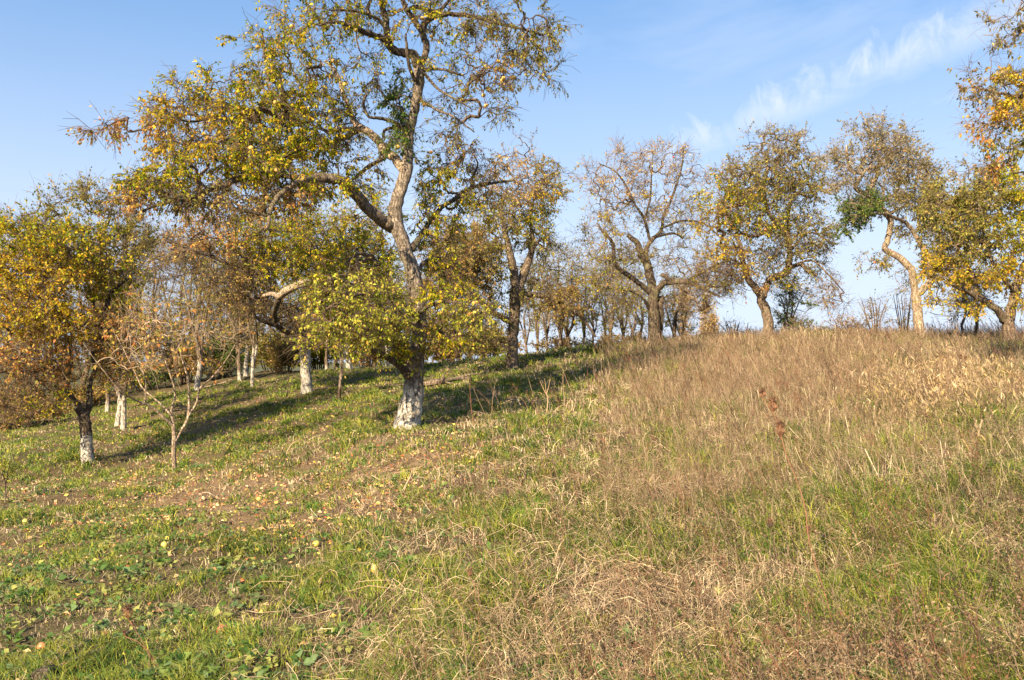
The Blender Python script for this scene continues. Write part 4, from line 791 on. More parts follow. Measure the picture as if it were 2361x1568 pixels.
slim('small_tree', 'left of two dark thin trunks beneath the olive crown at the right', 2222, 770, 21.5, 640, 70, 3.2, 'brown', 24, 2, leafy=.4, bk='dark', low=.3)
slim('small_tree', 'right of two dark thin trunks beneath the olive crown at the right', 2250, 769, 21, 640, 60, 4.2, 'brown', 20, 2, leafy=.4, bk='dark', low=.35)
# bare shrubs on the crest
def shrub(name, label, px, py, Y, hpx, wpx, n, pal, leafy, k=7, wood=(.15, .10, .08), sh=2.2, leaf=.05):
    paths = [[(px + (i - k / 2) * 2, py + 4, 0, 1.6), (px + (i - k / 2) * wpx / k * .6 + rng.normal() * 2, py - hpx * .45, rng.normal() * .15, 1.1), (px + (i - k / 2) * wpx / k + rng.normal() * 4, py - hpx * .8, rng.normal() * .3, .6)] for i in range(k)]
    return tree(name, label, (px, py), Y, paths, [(px, py - hpx * .5, wpx * .5, hpx * .5, 0, wpx / F * Y * .5, n, pal, leafy)], bk='mid', leaf=leaf, shoots=sh, nl=4, shoot_len=.25, up=.8, droop=.2, twig_r=.003, wood=wood, cat='shrub', attach_from=.1, lump=.03, ups=.3)
shrub('shrub', 'bare upright twiggy shrub on the crest left of the crooked pale tree', 2018, 775, 21, 105, 80, 50, 'dusk', .5)
shrub('shrub', 'thin sparse shrub against the sky just left of the crooked pale trunk', 2085, 775, 22.5, 120, 60, 26, 'dusk', .45)
shrub('shrub', 'low reddish dry shrub on the crest, centre right', 1960, 778, 21, 50, 110, 60, 'brown', .5)
shrub('shrub', 'dark little shrub at the foot of the small green tree', 1850, 778, 23, 45, 70, 50, 'dg', .8)
shrub('shrub', 'sparse wispy shrub between the thick trunk and the S shaped trunk', 1690, 790, 24, 60, 60, 22, 'dusk', .3)
shrub('shrub', 'small leafy green seedling at the left edge by the whitewashed fork tree', 15, 1110, 10.5, 50, 40, 12, 'lg', 1.4, 3, (.12, .14, .05))
for a, b_, c_, d_, e_, pal, l_ in [(430, 882, 30, 62, 110, 'brown', 'low brown thicket behind the thin young tree'), (520, 880, 31, 75, 100, 'dg', 'dark green thicket left of the three thin trunks'), (625, 872, 31, 75, 90, 'olive', 'olive thicket left of the straight whitewashed trunk'),
                                   (660, 872, 30, 60, 70, 'brown', 'reddish brown round bush close left of the straight whitewashed trunk'), (735, 868, 31, 75, 80, 'yg', 'bright green thicket right of the straight whitewashed trunk'), (845, 860, 31, 93, 90, 'orange', 'rusty bush right of the leaning white footed trunk'),
                                   (925, 855, 31, 50, 80, 'olive', 'dim thicket behind the foot of the big tree'), (1040, 845, 30, 50, 110, 'brown', 'brown thicket right behind the big tree'), (1130, 840, 29, 55, 90, 'olive', 'olive thicket left of the forked tree foot'),
                                   (60, 1005, 22, 60, 180, 'brown', 'reddish bramble thicket at the left edge under the golden tree'), (200, 965, 26, 50, 120, 'brown', 'brown thicket behind the golden tree trunk'), (340, 920, 29, 50, 110, 'dg', 'dark thicket behind the paired whitewashed trunks'), (-60, 1010, 22, 60, 120, 'brown', 'bramble thicket cut by the left edge'),
                                   (1310, 812, 29, 26, 160, 'brown', 'low undergrowth at the feet of the wood trunks, left half'), (1440, 803, 29, 26, 140, 'brown', 'low undergrowth at the feet of the wood trunks, right half')]:
    shrub('thicket', l_, a, b_, c_, d_ * (1.5 if d_ > 30 else 1), e_ * 1.1, 190 if d_ > 30 else 70, pal, 1.5, 9, sh=4, leaf=.085)
# distant poplars, tan and thin
for a, b_, top, w_, l_ in [(1577, 815, 660, 16, 'tan poplar column far behind, right of the thick dark trunk'), (1627, 815, 690, 10, 'fainter tan poplar far behind, middle of the three'), (1645, 815, 735, 10, 'short tan poplar far behind, rightmost of the three')]:
    tree('poplar', l_, (a, b_), 70, [[(a, b_ + 30, 0, 1.4), (a, (b_ + top) / 2, 0, 1), (a + 1, top + 8, 0, .5)]], [(a, top + (b_ - top) * f, w_ * .5, (b_ - top) * .14, 0, .3, 26, 'pink', 1) for f in (.12, .3, .5, .7, .9)],
         bk='tan', leaf=.16, shoots=2.4, nl=5, shoot_len=.7, up=2, droop=.8, twig_r=.012, wood=(.3, .22, .16), attach_from=.05)

# ------------------------------------------------------------------ ground cover
def samp(n, y0=2.5, y1=27, p0=-220, p1=2580):
    Y = np.exp(rng.uniform(np.log(y0), np.log(y1), n)); px = rng.uniform(p0, p1, n); x = (px - W / 2) / F * Y
    return x, Y, hz(x, Y)
def blades(x, y, z, h, wdt, lean, col, curl=.5, tipc=None):
    n = len(x); a = rng.uniform(0, 2 * np.pi, n); dr = np.stack([np.cos(a), np.sin(a), np.zeros(n)], 1)
    fa = rng.uniform(-.9, .9, n); sd = np.stack([np.cos(fa), np.sin(fa), np.zeros(n)], 1)
    b = np.stack([x, y, z - .006], 1); l = lean[:, None] if np.ndim(lean) else lean
    up = np.array([0, 0, 1.]); wind = np.array([-.18, .0, 0])
    m = b + (up * .62 + dr * l * .4 + wind * .4) * h[:, None]; t = b + (up * (1 - curl * .35) + dr * l * (1 + curl) + wind * 1.) * h[:, None]
    w = wdt[:, None]
    V = np.stack([b - sd * w, b + sd * w, m + sd * w * .75, m - sd * w * .75, t], 1).reshape(-1, 3)
    i = np.arange(n)[:, None] * 5
    q = np.concatenate([i, i + 1, i + 2, i + 3], 1); tr = np.concatenate([i + 3, i + 2, i + 4], 1)
    return V, [q, tr], np.repeat(col, 5, 0)
def tuft_pts(nt, per, spread, **kw):
    x, y, z = samp(nt, **kw); r = spread * (.6 + y / 14)
    X = np.repeat(x, per) + rng.normal(size=nt * per) * np.repeat(r, per); Yv = np.repeat(y, per) + rng.normal(size=nt * per) * np.repeat(r, per)
    return X, Yv, hz(X, Yv), np.repeat(rng.uniform(0, 1, nt), per), np.repeat(np.arange(nt), per)
GREENS = np.array([(.165, .20, .03), (.085, .135, .022), (.22, .24, .04), (.05, .095, .018), (.30, .29, .055), (.10, .165, .035)])
STRAWS = np.array([(.46, .365, .24), (.33, .26, .18), (.56, .46, .32), (.24, .175, .12), (.42, .37, .20), (.16, .115, .08), (.11, .08, .06)])
def choose(tab, n, tid=None, nt=None):
    if tid is None: i = rng.integers(0, len(tab), n)
    else:
        base = rng.integers(0, len(tab), nt)[tid]; i = np.where(rng.random(n) < .6, base, rng.integers(0, len(tab), n))
    return tab[i] * rng.uniform(.75, 1.25, (n, 1))

def build_green():
    nt = 36000; per = 11
    X, Y, Z, tr_, tid = tuft_pts(nt, per, .022)
    px, py, dry, tall, lit, right = fields(X, Y, Z)
    pat = sg((fbm(X * 2.4, Y * 2.4, 131) - .5) * 22)
    k = rng.random(len(X)) < np.clip((1.2 - dry * 1.0 - lit * .6) * (.22 + 1.0 * pat), .04, 1); X, Y, Z, tid, tall, dry, tr_ = X[k], Y[k], Z[k], tid[k], tall[k], dry[k], tr_[k]
    h = (tall * .75 + .03) * (.5 + .85 * sg((fbm(X * 2.4, Y * 2.4, 131) - .5) * 22)) * rng.uniform(.5, 1.25, len(X)) * (.6 + tr_ * .9); w = np.maximum(.0014, .00042 * Y) * rng.uniform(.8, 1.5, len(X))
    g = Geo(); V, f, c = blades(X, Y, Z, h, w, rng.uniform(.25, 1.2, len(X)), choose(GREENS, len(X), tid, nt) * (.55 + .9 * fbm(X * 1.5, Y * 1.5, 505))[:, None]); g.add(V, f, 0, c)
    tag(link('grass', g.mesh('grass', [M_blade], False)), 'fresh green grass tufts growing over the whole slope', 'grass', kind='stuff')
build_green()
def build_dry():
    nt = 26000; per = 9
    X, Y, Z, tr_, tid = tuft_pts(nt, per, .03)
    px, py, dry, tall, lit, right = fields(X, Y, Z)
    k = rng.random(len(X)) < np.clip(dry * 1.15 + .02, .0, 1) * (1 - .45 * sg((py - 1080) / 40)); X, Y, Z, tid, tall, dry, tr_ = X[k], Y[k], Z[k], tid[k], tall[k], dry[k], tr_[k]
    h = (tall * 1.2) * (.35 + 1.35 * fbm(X * 1.4, Y * 1.4, 62)) * rng.uniform(.35, 1.3, len(X)) * (.6 + tr_ * .8); w = np.maximum(.0011, .00034 * Y) * rng.uniform(.7, 1.5, len(X))
    g = Geo(); V, f, c = blades(X, Y, Z, h, w, np.abs(rng.normal(.35, .65, len(X))), choose(STRAWS, len(X), tid, nt) * (.45 + 1.1 * fbm(X * 1.3, Y * 1.3, 506))[:, None], .8); g.add(V, f, 0, c)
    # matted flat straw
    x, y, z = samp(130000); px, py, dry, tall, lit, right = fields(x, y, z); k = rng.random(len(x)) < np.clip(dry * .8 + lit * .1, 0, 1); x, y, z = x[k], y[k], z[k]
    n = len(x); a = rng.uniform(0, 6.28, n); L = rng.uniform(.03, .13, n) * (.6 + .6 * right[k]); A = np.stack([x, y, z + rng.uniform(.005, .05, n)], 1)
    B = A + np.stack([np.cos(a) * L, np.sin(a) * L, rng.uniform(-.02, .05, n)], 1); B[:, 2] = np.maximum(B[:, 2], hz(B[:, 0], B[:, 1]) + .005)
    V, f = prisms(A, B, np.maximum(.0009, .00024 * y), np.maximum(.0005, .00014 * y)); g.add(V, f, 0, np.repeat(choose(STRAWS, n), 6, 0))
    tag(link('dry_grass', g.mesh('dry_grass', [M_blade], False)), 'straw coloured dry grass, tallest on the right of the slope', 'grass', kind='stuff')
build_dry()
def build_stalks():
    """dead weed stalks with side twigs and seed clusters"""
    g = Geo(); x, y, z = samp(9500, 2.6, 25)
    px, py, dry, tall, lit, right = fields(x, y, z)
    k = rng.random(len(x)) < np.clip((right - .15) * .9, 0, 1) * (.35 + .65 * sg((fbm(x * .8, y * .8, 77) - .5) * 12)); x, y, z, px, py = x[k], y[k], z[k], px[k], py[k]
    n = len(x); h = rng.uniform(.18, .55, n) * np.where(py < 1000, 1.25, .85); lean = np.stack([rng.normal(-.28, .28, n), rng.normal(0, .25, n), np.ones(n)], 1)
    A = np.stack([x, y, z - .01], 1); d = unit(lean); B = A + d * h[:, None] * .55; Cc = B + unit(d + rng.normal(size=(n, 3)) * .12) * h[:, None] * .45
    col = np.array([(.13, .08, .055), (.26, .18, .12), (.07, .045, .035), (.34, .25, .16), (.20, .10, .06)])[rng.integers(0, 5, n)] * rng.uniform(.8, 1.2, (n, 1))
    r = np.maximum(.0018, .00036 * y)
    V, f = prisms(A, B, r, r * .8); g.add(V, f, 0, np.repeat(col, 6, 0)); V, f = prisms(B, Cc, r * .8, r * .45); g.add(V, f, 0, np.repeat(col, 6, 0))
    m = 6; i = np.repeat(np.arange(n), m); t = rng.uniform(.15, 1, len(i))[:, None]; S = B[i] + (Cc[i] - B[i]) * t
    e = S + unit(d[i] + unit(rng.normal(size=(len(i), 3))) * .9) * rng.uniform(.03, .10, (len(i), 1))
    V, f = prisms(S, e, r[i] * .45, r[i] * .3); g.add(V, f, 0, np.repeat(col[i], 6, 0))
    j = np.repeat(np.arange(len(i)), 3); p = e[j] + rng.normal(size=(len(j), 3)) * .008
    V, f = simple_leaves(p, rng.normal(size=(len(j), 3)), rng.uniform(.006, .016, len(j)), .6); g.add(V, f, 0, np.repeat(col[i][j] * .9, 4, 0))
    tag(link('dead_stalks', g.mesh('dead_stalks', [M_blade], False)), 'brown dead weed stalks standing in the dry grass', 'weeds', kind='stuff')
build_stalks()
def build_fuzz():
    """fine wiry dry stems, thick on the crest at the right"""
    g = Geo(); x, y, z = samp(76000, 6, 26, 1380, 2560); px, py, dry, tall, lit, right = fields(x, y, z)
    k = rng.random(len(x)) < np.clip(right * (.3 + 1.1 * bl(px, py, 1750, 850, 330, 90)) * (.3 + dry), 0, 1); x, y, z, px = x[k], y[k], z[k], px[k]
    n = len(x); h = rng.uniform(.15, .40, n) * (1 + .35 * bl(px, py[k], 1800, 800, 350, 60)); d = unit(np.stack([rng.normal(-.05, .3, n), rng.normal(0, .3, n), np.ones(n)], 1))
    A = np.stack([x, y, z], 1); B = A + d * h[:, None]; r = np.maximum(.0009, .00013 * y)
    col = np.array([(.20, .13, .085), (.28, .20, .13), (.12, .08, .055), (.40, .30, .20)])[rng.integers(0, 4, n)] * rng.uniform(.8, 1.2, (n, 1))
    V, f = prisms(A, B, r, r * .5); g.add(V, f, 0, np.repeat(col, 6, 0))
    i = np.repeat(np.arange(n), 3); t = rng.uniform(.45, 1, len(i))[:, None]; S = A[i] + (B[i] - A[i]) * t
    e = S + unit(d[i] + unit(rng.normal(size=(len(i), 3))) * .8) * rng.uniform(.03, .11, (len(i), 1)); V, f = prisms(S, e, r[i] * .6, r[i] * .5); g.add(V, f, 0, np.repeat(col[i], 6, 0))
    tag(link('wiry_weeds', g.mesh('wiry_weeds', [M_blade], False)), 'fine wiry brown weeds covering the crest on the right', 'weeds', kind='stuff')
build_fuzz()
def build_tangle():
    """long bent dry stems matted into thickets"""
    g = Geo(); x, y, z = samp(75000, 2.6, 16); px, py, dry, tall, lit, right = fields(x, y, z)
    pr = .9 * bl(px, py, 2220, 1290, 170, 80) + .65 * bl(px, py, 1900, 1540, 300, 50) + .55 * bl(px, py, 1300, 1430, 260, 130) + .5 * bl(px, py, 1600, 1290, 300, 130) + .5 * bl(px, py, 1500, 1180, 200, 70) + .4 * bl(px, py, 1020, 1530, 150, 60) + .38 * right
    pr *= .25 + .75 * sg((fbm(x * 1.6, y * 1.6, 205) - .5) * 12)
    k = rng.random(len(x)) < np.clip(pr, 0, 1) * .95; x, y, z = x[k], y[k], z[k]; n = len(x)
    a = rng.uniform(0, 6.28, n); L = rng.uniform(.08, .42, n) ** 1.0; rise = rng.uniform(.03, .16, n)
    dr = np.stack([np.cos(a), np.sin(a), np.zeros(n)], 1); cv = np.stack([-np.sin(a), np.cos(a), np.zeros(n)], 1) * rng.normal(0, .12, (n, 1))
    col = np.array([(.50, .37, .24), (.28, .19, .13), (.13, .085, .06), (.66, .53, .36), (.38, .27, .18)])[rng.integers(0, 5, n)] * rng.uniform(.75, 1.2, (n, 1))
    r = np.maximum(.0014, .00034 * y) * rng.uniform(.6, 1.7, n); prev = np.stack([x, y, z + .005], 1)
    for j in range(1, 5):
        t = j / 4; h = rise * math.sin(math.pi * min(1, t * .8 + .05))
        q = np.stack([x, y, z], 1) + dr * (L * t)[:, None] + cv * (L * 4 * t * (1 - t))[:, None]; q += rng.normal(0, .014, q.shape); q[:, 2] = hz(q[:, 0], q[:, 1]) + h * rng.uniform(.7, 1.2, n) + .008
        V, f = prisms(prev, q, r * (1.1 - .15 * j), r * (.95 - .15 * j)); g.add(V, f, 0, np.repeat(col, 6, 0)); prev = q
    tag(link('dry_tangle', g.mesh('dry_tangle', [M_blade], False)), 'matted tangles of bent dry stems in the right foreground', 'dry stems', kind='stuff')
build_tangle()
def build_reeds():
    g = Geo(); n = 7000; px = np.clip(rng.normal(2180, 100, n), 1900, 2480); Y = np.exp(rng.normal(math.log(10.4), .13, n)) + (px - 2190) * -.002; x = (px - W / 2) / F * Y; z = hz(x, Y)
    h = rng.uniform(.15, .42, n); col = np.array([(.46, .34, .20), (.34, .24, .14), (.56, .44, .28), (.26, .18, .10), (.44, .33, .14)])[rng.integers(0, 5, n)] * rng.uniform(.8, 1.15, (n, 1))
    V, f, c = blades(x, Y, z, h, rng.uniform(.004, .009, n), rng.uniform(.3, 1.1, n), col, 1.1); g.add(V, f, 0, c)
    m = 9000; i = rng.integers(0, n, m); p = np.stack([x[i], Y[i], z[i] + h[i] * rng.uniform(.3, 1, m)], 1) + rng.normal(size=(m, 3)) * .03
    V, f = simple_leaves(p, rng.normal(size=(m, 3)) * np.array([.6, .6, .5]) + np.array([-.2, 0, 1.0]), rng.uniform(.04, .09, m), .16); g.add(V, f, 0, np.repeat(col[i], 4, 0))
    tag(link('withered_leaves', g.mesh('withered_leaves', [M_blade], False)), 'patch of pale curled withered leaves on the right slope', 'withered plants', kind='stuff')
build_reeds()
def build_weeds():
    g = Geo(); x, y, z = samp(9500, 2.6, 16); px, py, dry, tall, lit, right = fields(x, y, z)
    pr = (.42 * (1 - right) * sg((py - 1080) / 40) + .95 * bl(px, py, 2050, 1400, 330, 170) + .7 * bl(px, py, 1500, 1550, 330, 70) + .4 * bl(px, py, 1650, 1100, 250, 60) + .35) * (.25 + .75 * sg((fbm(x * 1.3, y * 1.3, 55) - .52) * 14))
    k = rng.random(len(x)) < np.clip(pr, 0, 1); x, y, z = x[k], y[k], z[k]; n = len(x); m = 9
    i = np.repeat(np.arange(n), m); a = rng.uniform(0, 6.28, len(i)); rr = rng.uniform(.005, .05, len(i)); dd = np.stack([np.cos(a), np.sin(a), rng.uniform(.0, .9, len(i))], 1)
    X = x[i] + np.cos(a) * rr; Yv = y[i] + np.sin(a) * rr; p = np.stack([X, Yv, hz(X, Yv) + rng.uniform(.008, .055, len(i))], 1)
    sz = (rng.uniform(.6, 1.3, n) * (1 + .35 * sg((py[k] - 1330) / 50)))[i]; L = rng.uniform(.022, .052, len(i)) * sz
    tab = np.array([(.13, .23, .05), (.09, .17, .04), (.21, .30, .08), (.17, .26, .11), (.36, .38, .11)]); c = tab[rng.integers(0, 5, n)][i] * rng.uniform(.8, 1.2, (len(i), 1))
    V, f = leaves(p, dd, L, .62); g.add(V, f, 0, np.repeat(c, 5, 0))
    tag(link('weeds', g.mesh('weeds', [M_leaf], False)), 'low broad leaved green weeds between the grass', 'weeds', kind='stuff')
build_weeds()
def build_litter():
    g = Geo(); x, y, z = samp(75000, 2.8, 24); px, py, dry, tall, lit, right = fields(x, y, z)
    k = rng.random(len(x)) < (.25 + .9 * sg((fbm(x * 1.8, y * 1.8, 404) - .5) * 12)) * np.clip(lit * 1.1 + .01 + .4 * bl(px, py, 500, 940, 700, 60), 0, 1) * np.clip(y / 9, .35, 1); x, y, z = x[k], y[k], z[k]; n = len(x)
    tab = np.array([(.54, .32, .14), (.42, .23, .11), (.60, .41, .21), (.24, .12, .06), (.62, .46, .10), (.66, .44, .25), (.38, .13, .06)])
    a = rng.uniform(0, 6.28, n); d = np.stack([np.cos(a), np.sin(a), rng.normal(0, .35, n)], 1); p = np.stack([x, y, z + rng.uniform(.0, .035, n)], 1)
    V, f = leaves(p, d, rng.uniform(.018, .06, n), .6, .6); g.add(V, f, 0, np.repeat(tab[rng.integers(0, 7, n)] * rng.uniform(.75, 1.25, (n, 1)), 5, 0))
    tag(link('fallen_leaves', g.mesh('fallen_leaves', [M_litter], False)), 'orange and tan fallen leaves strewn over the lawn', 'fallen leaves', kind='stuff')
build_litter()

# ------------------------------------------------------------------ single things on the slope
for px, py, kd, l_ in [(379, 1266, 1, 'yellow fallen apple on the leafy ground, lower left'), (729, 1264, 1, 'large yellow fallen apple in the grass below the big tree'), (597, 1158, 1, 'yellow fallen apple on the leaf litter right of the thin young tree'),
                       (509, 1466, 2, 'red fallen apple near the bottom left'), (515, 1462, 2, 'second red fallen apple touching the first near the bottom left'), (96, 1506, 2, 'red fallen apple close to the dark stump'), (58, 1210, 1, 'yellow fallen apple on bare ground at the far left'),
                       (1038, 1156, 1, 'yellow fallen apple in the middle of the slope'), (863, 1322, 1, 'yellow fallen apple half hidden in weeds, centre left'), (1177, 1309, 0, 'orange fallen apple among dry weeds at centre'), (1550, 1188, 0, 'rosy fallen apple on the dry slope right of centre'), (1845, 1196, 0, 'orange fallen apple by the tall dried wild carrot')]:
    o = link('fallen_apple', AP[kd]); p = hit(px, py); o.location = (p[0], p[1], p[2] + .03); o.rotation_euler = (rng.uniform(0, 2), rng.uniform(0, 2), rng.uniform(0, 6)); tag(o, l_, 'apple', 'fallen apples on the slope')

def carrot(label, stem, heads, depth, col=(.24, .12, .07)):
    heads = [(a, b_, c_ * .68, d_, e_, f_) for a, b_, c_, d_, e_, f_ in heads]
    """dried wild carrot: stem, side stems, nest-like umbels"""
    b = P(stem[0][0], stem[0][1], depth); b[2] = hz(b[0], b[1]); root = empty('wild_carrot', b, label, 'dried plant', 'dried wild carrots')
    pts = np.array([np.r_[P(px, py, depth + dz), r] for px, py, dz, r in stem]); pts[0, 2] = b[2] - .02
    c = catmull(pts, .02); c[:, 3] *= .75; V, q, t = tube(c, 6, .04, 1); g = Geo(); g.add(V, [q, t], 0, col); link('stem', g.mesh('stem', [M_twig], True, b), root)
    for hx, hy, sz, jx, jy, dz in heads:
        h = P(hx, hy, depth + dz); j = P(jx, jy, depth + dz); g = Geo()
        V, f = prisms(np.array([j]), np.array([h]), np.array([.0022]), np.array([.0018]), 5); g.add(V, f, 0, col)
        ax = unit((h - j) * 1.0 + np.array([0, 0, .3])); n = 34; v = unit(rng.normal(size=(n, 3))); v = unit(v * .55 + ax); L = sz * rng.uniform(.75, 1.1, n)
        mid = h + v * L[:, None] * .55 + unit(v - ax * v.dot(ax)[:, None]) * L[:, None] * .16; end = h + ax * L[:, None] * .95 + (mid - h) * .42
        V, f = prisms(np.repeat(h[None], n, 0), mid, np.full(n, .0010), np.full(n, .0009)); g.add(V, f, 0, col); V, f = prisms(mid, end, np.full(n, .0009), np.full(n, .0007)); g.add(V, f, 0, np.array(col) * .9)
        k = np.repeat(np.arange(n), 9); p = end[k] + rng.normal(size=(len(k), 3)) * sz * .13; V, f = prisms(end[k], p, np.full(len(k), .0007), np.full(len(k), .0009)); g.add(V, f, 0, (.16, .09, .055))
        V, f = simple_leaves(p, rng.normal(size=(len(k), 3)), .006, .6); g.add(V, f, 0, (.17, .10, .06)); link('umbel', g.mesh('umbel', [M_twig], False, b), root)
carrot('tallest dried wild carrot with three brown heads on a long reddish stem, right foreground', [(1937, 1487, 0, .0034), (1905, 1380, 0, .003), (1868, 1260, 0, .003), (1856, 1170, .02, .0028), (1838, 1110, .03, .0026), (1815, 1055, .04, .0024), (1803, 1012, .05, .0022)],
       [(1799, 1008, .075, 1803, 1014, .05), (1783, 950, .07, 1803, 1012, .05), (1759, 918, .045, 1783, 955, .05)], 3.75)
carrot('lower dried wild carrot with one small head beside the long reddish stem', [(1900, 1400, .0, .0028), (1885, 1310, 0, .0024), (1866, 1238, 0, .002)], [(1864, 1232, .045, 1866, 1240, 0)], 4.3, (.15, .08, .05))
carrot('short dark dried wild carrot head left of the long reddish stem', [(1792, 1290, 0, .0026), (1784, 1250, 0, .0022), (1777, 1222, 0, .002)], [(1775, 1218, .05, 1778, 1228, 0)], 4.6, (.09, .06, .05))
carrot('dried wild carrot with drooping dark head at the bottom left', [(385, 1575, 0, .003), (350, 1515, 0, .0028), (320, 1465, 0, .0025), (300, 1432, 0, .002)], [(296, 1428, .085, 304, 1440, 0)], 4.75, (.22, .10, .06))
carrot('slim wild carrot stem with small bud left of the drooping one', [(372, 1570, 0, .0024), (330, 1490, 0, .002), (290, 1468, 0, .0018)], [(287, 1466, .03, 292, 1469, 0)], 4.8)
carrot('far dried wild carrot, left of a pair below the withered leaf patch', [(2145, 1010, 0, .004), (2139, 968, 0, .003)], [(2137, 964, .06, 2139, 970, 0)], 7.8, (.16, .09, .06))
carrot('far dried wild carrot, right of a pair below the withered leaf patch', [(2196, 1005, 0, .004), (2191, 968, 0, .003)], [(2190, 963, .05, 2192, 970, 0)], 8, (.16, .09, .06))
carrot('distant dried wild carrot above the withered leaf patch', [(2232, 870, 0, .005), (2228, 840, 0, .004)], [(2226, 836, .09, 2228, 842, 0), (2216, 828, .07, 2228, 842, 0)], 11.5, (.16, .09, .06))
carrot('solitary dried wild carrot head between straw and green grass, right', [(2132, 1075, 0, .003), (2127, 1034, 0, .0026)], [(2125, 1030, .045, 2127, 1036, 0)], 6.6, (.2, .13, .08))
carrot('dried wild carrot nest head in the bottom centre', [(1105, 1460, 0, .0026), (1092, 1340, 0, .0022)], [(1084, 1330, .05, 1092, 1342, 0)], 4.9, (.2, .1, .06))

def stick(name, label, cat, pts, r0, r1, kind='mid', lump=.08, extra=()):
    P0 = [hit(a, b_) for a, b_ in pts]; base = P0[0]; root = empty(name, base, label, cat)
    rr = np.linspace(r0, r1, len(P0)); path = np.array([np.r_[p + np.array([0, 0, r * .6 + .012]), r] for p, r in zip(P0, rr)])
    V, q, t = tube(catmull(path, .05), 9, lump, 2); g = Geo(); g.add(V, [q, t], 0, (.2, .15, .1)); link('shaft', g.mesh('shaft', [bark_for(kind)], True, base), root)
    for e in extra:
        V, q, t = tube(catmull(np.array(e), .05), 7, .1, 3); g = Geo(); g.add(V, [q, t], 0, (.2, .15, .1)); link('side_branch', g.mesh('side_branch', [bark_for(kind)], True, base), root)
    return root
stick('fallen_pole', 'dark thin pole lying in the grass at the bottom left', 'stick', [(100, 1548), (130, 1532), (165, 1512), (192, 1496), (212, 1486)], .016, .011, 'dark')
stick('fallen_pole', 'pale grey pole lying behind the dark one at the bottom left', 'stick', [(130, 1552), (170, 1533), (210, 1516), (250, 1500)], .013, .010, 'grey')
stick('fallen_pole', 'short grey stick end right of the two poles, bottom left', 'stick', [(268, 1480), (305, 1462), (330, 1452)], .012, .009, 'grey')
def log():
    p = hit(985, 893); q = hit(1075, 872); q[1] = p[1] + .3; q[2] = hz(q[0], q[1])
    ex = [[np.r_[q + np.array([-.15, 0, .1]), .03], np.r_[q + np.array([.15, 0, .16]), .02], np.r_[q + np.array([.42, .05, .2]), .014], np.r_[q + np.array([.5, .05, .32]), .01], np.r_[q + np.array([.36, 0, .42]), .006]],
          [np.r_[p + np.array([.4, -.1, .1]), .02], np.r_[p + np.array([.7, -.35, .06]), .014], np.r_[p + np.array([.95, -.5, .08]), .007]],
          [np.r_[p + np.array([.3, 0, .12]), .035], np.r_[p + np.array([.33, 0, .22]), .03], np.r_[p + np.array([.36, .02, .27]), .015]],
          [np.r_[p + np.array([.1, -.1, .05]), .012], np.r_[p + np.array([-.5, -.25, .05]), .01], np.r_[p + np.array([-1.0, -.5, .04]), .005]]]
    root = empty('fallen_branch', p, 'broken fallen branch lying in the grass right of the big trunk', 'fallen branch')
    c = catmull(np.array([np.r_[p + np.array([-.15, 0, .05]), .035], np.r_[p + np.array([.2, 0, .11]), .065], np.r_[(p + q) / 2 + np.array([.1, 0, .10]), .05], np.r_[q + np.array([0, 0, .08]), .045], np.r_[q + np.array([.15, 0, .07]), .03]]), .05)
    V, q4, t = tube(c, 10, .22, 4); g = Geo(); g.add(V, [q4, t], 0, (.2, .15, .1)); link('log', g.mesh('log', [bark_for('mid')], True, p), root)
    for e in ex:
        V, q4, t = tube(catmull(np.array(e), .05), 7, .1, 3); g = Geo(); g.add(V, [q4, t], 0, (.2, .15, .1)); link('side_branch', g.mesh('side_branch', [bark_for('mid')], True, p), root)
log()
def stump():
    p = hit(100, 1567); root = empty('stump', p, 'dark rotten stump cut by the bottom edge at the left', 'stump')
    c = np.array([np.r_[p + np.array([0, 0, -.08]), .075], np.r_[p + np.array([0, 0, 0]), .068], np.r_[p + np.array([.005, 0, .03]), .060], np.r_[p + np.array([.0, 0, .055]), .052]])
    V, q4, t = tube(catmull(c, .02), 16, .16, 5); g = Geo(); g.add(V, [q4, t], 0, (.08, .06, .05)); link('bole', g.mesh('bole', [bark_for('dark')], True, p), root)
stump()
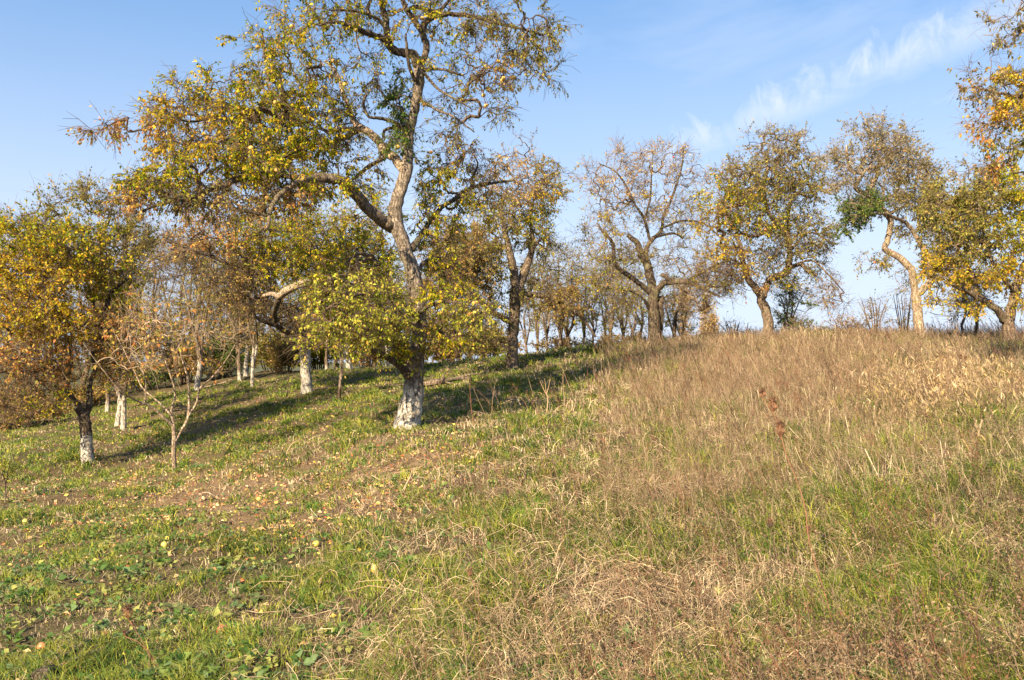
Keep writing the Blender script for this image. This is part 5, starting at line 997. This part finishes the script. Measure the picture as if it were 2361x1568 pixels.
def dry_fork(label, px, py, Y, hpx, br, col):
    b = P(px, py, Y); b[2] = hz(b[0], b[1]); s = Y / F; root = empty('dry_stalk', b, label, 'dry stalk'); g = Geo()
    c = catmull(np.array([np.r_[b, .009], np.r_[b + np.array([.02, 0, hpx * s * .4]), .008], np.r_[b + np.array([0, 0, hpx * s * .6]), .007]]), .05); V, q4, t = tube(c, 6, .05, 1); g.add(V, [q4, t], 0, col); link('stem', g.mesh('stem', [M_twig], True, b), root)
    for dx in br:
        e = b + np.array([dx * s, .02, hpx * s]); g = Geo(); c = catmull(np.array([np.r_[b + np.array([0, 0, hpx * s * .55]), .006], np.r_[b + np.array([dx * s * .6, 0, hpx * s * .8]), .004], np.r_[e, .002]]), .04); V, q4, t = tube(c, 5, .05, 1); g.add(V, [q4, t], 0, col); link('twig', g.mesh('twig', [M_twig], True, b), root)
dry_fork('pale forked dry stalk standing on the lawn right of the big trunk', 1260, 955, 12.5, 85, (-17, 9, -4), (.4, .28, .17))
dry_fork('thin pale dry stalk on the shaded slope below the thick dark trunk', 1402, 900, 15, 60, (-6, 5), (.4, .3, .2))

def broad(label, px, py, n, L, col, cat='weed'):
    p = hit(px, py); root = empty('broad_leaved_plant', p, label, cat)
    for i in range(n):
        a = 6.28 * i / n + rng.uniform(-.4, .4); d = np.array([math.cos(a), math.sin(a), rng.uniform(.25, .8)]); d = unit(d); ll = L * rng.uniform(.7, 1.15)
        t = np.linspace(0, 1, 8); w = np.sin(np.pi * np.clip(t * .93 + .05, 0, 1)) ** .8 * ll * .3; c = p + d * (t * ll)[:, None] + np.array([0, 0, -1]) * (t ** 2 * ll * .45)[:, None] + np.array([0, 0, .02])
        s = unit(np.cross(d, [0, 0, 1.])); V = np.concatenate([c - s * w[:, None] + np.array([0, 0, .2]) * w[:, None], c, c + s * w[:, None] + np.array([0, 0, .2]) * w[:, None]])
        k = np.arange(7); q = np.concatenate([np.stack([k, k + 8, k + 9, k + 1], 1), np.stack([k + 8, k + 16, k + 17, k + 9], 1)]); g = Geo(); g.add(V, q, 0, np.array(col) * rng.uniform(.8, 1.2)); link('leaf', g.mesh('leaf', [M_leaf], True, p), root)
broad('plant with big yellow green leaves in the lower left', 400, 1410, 6, .13, (.28, .32, .12))
broad('upright narrow leaved green plant left of centre', 520, 1300, 7, .13, (.17, .25, .05))
broad('pale green lobed plant at the bottom right of centre', 1800, 1520, 9, .08, (.24, .36, .12))
broad('single bright yellow green plant amid straw, centre', 1250, 1245, 4, .10, (.3, .36, .06))
broad('broad green dock leaves at the bottom left of centre', 590, 1385, 6, .09, (.2, .27, .1))
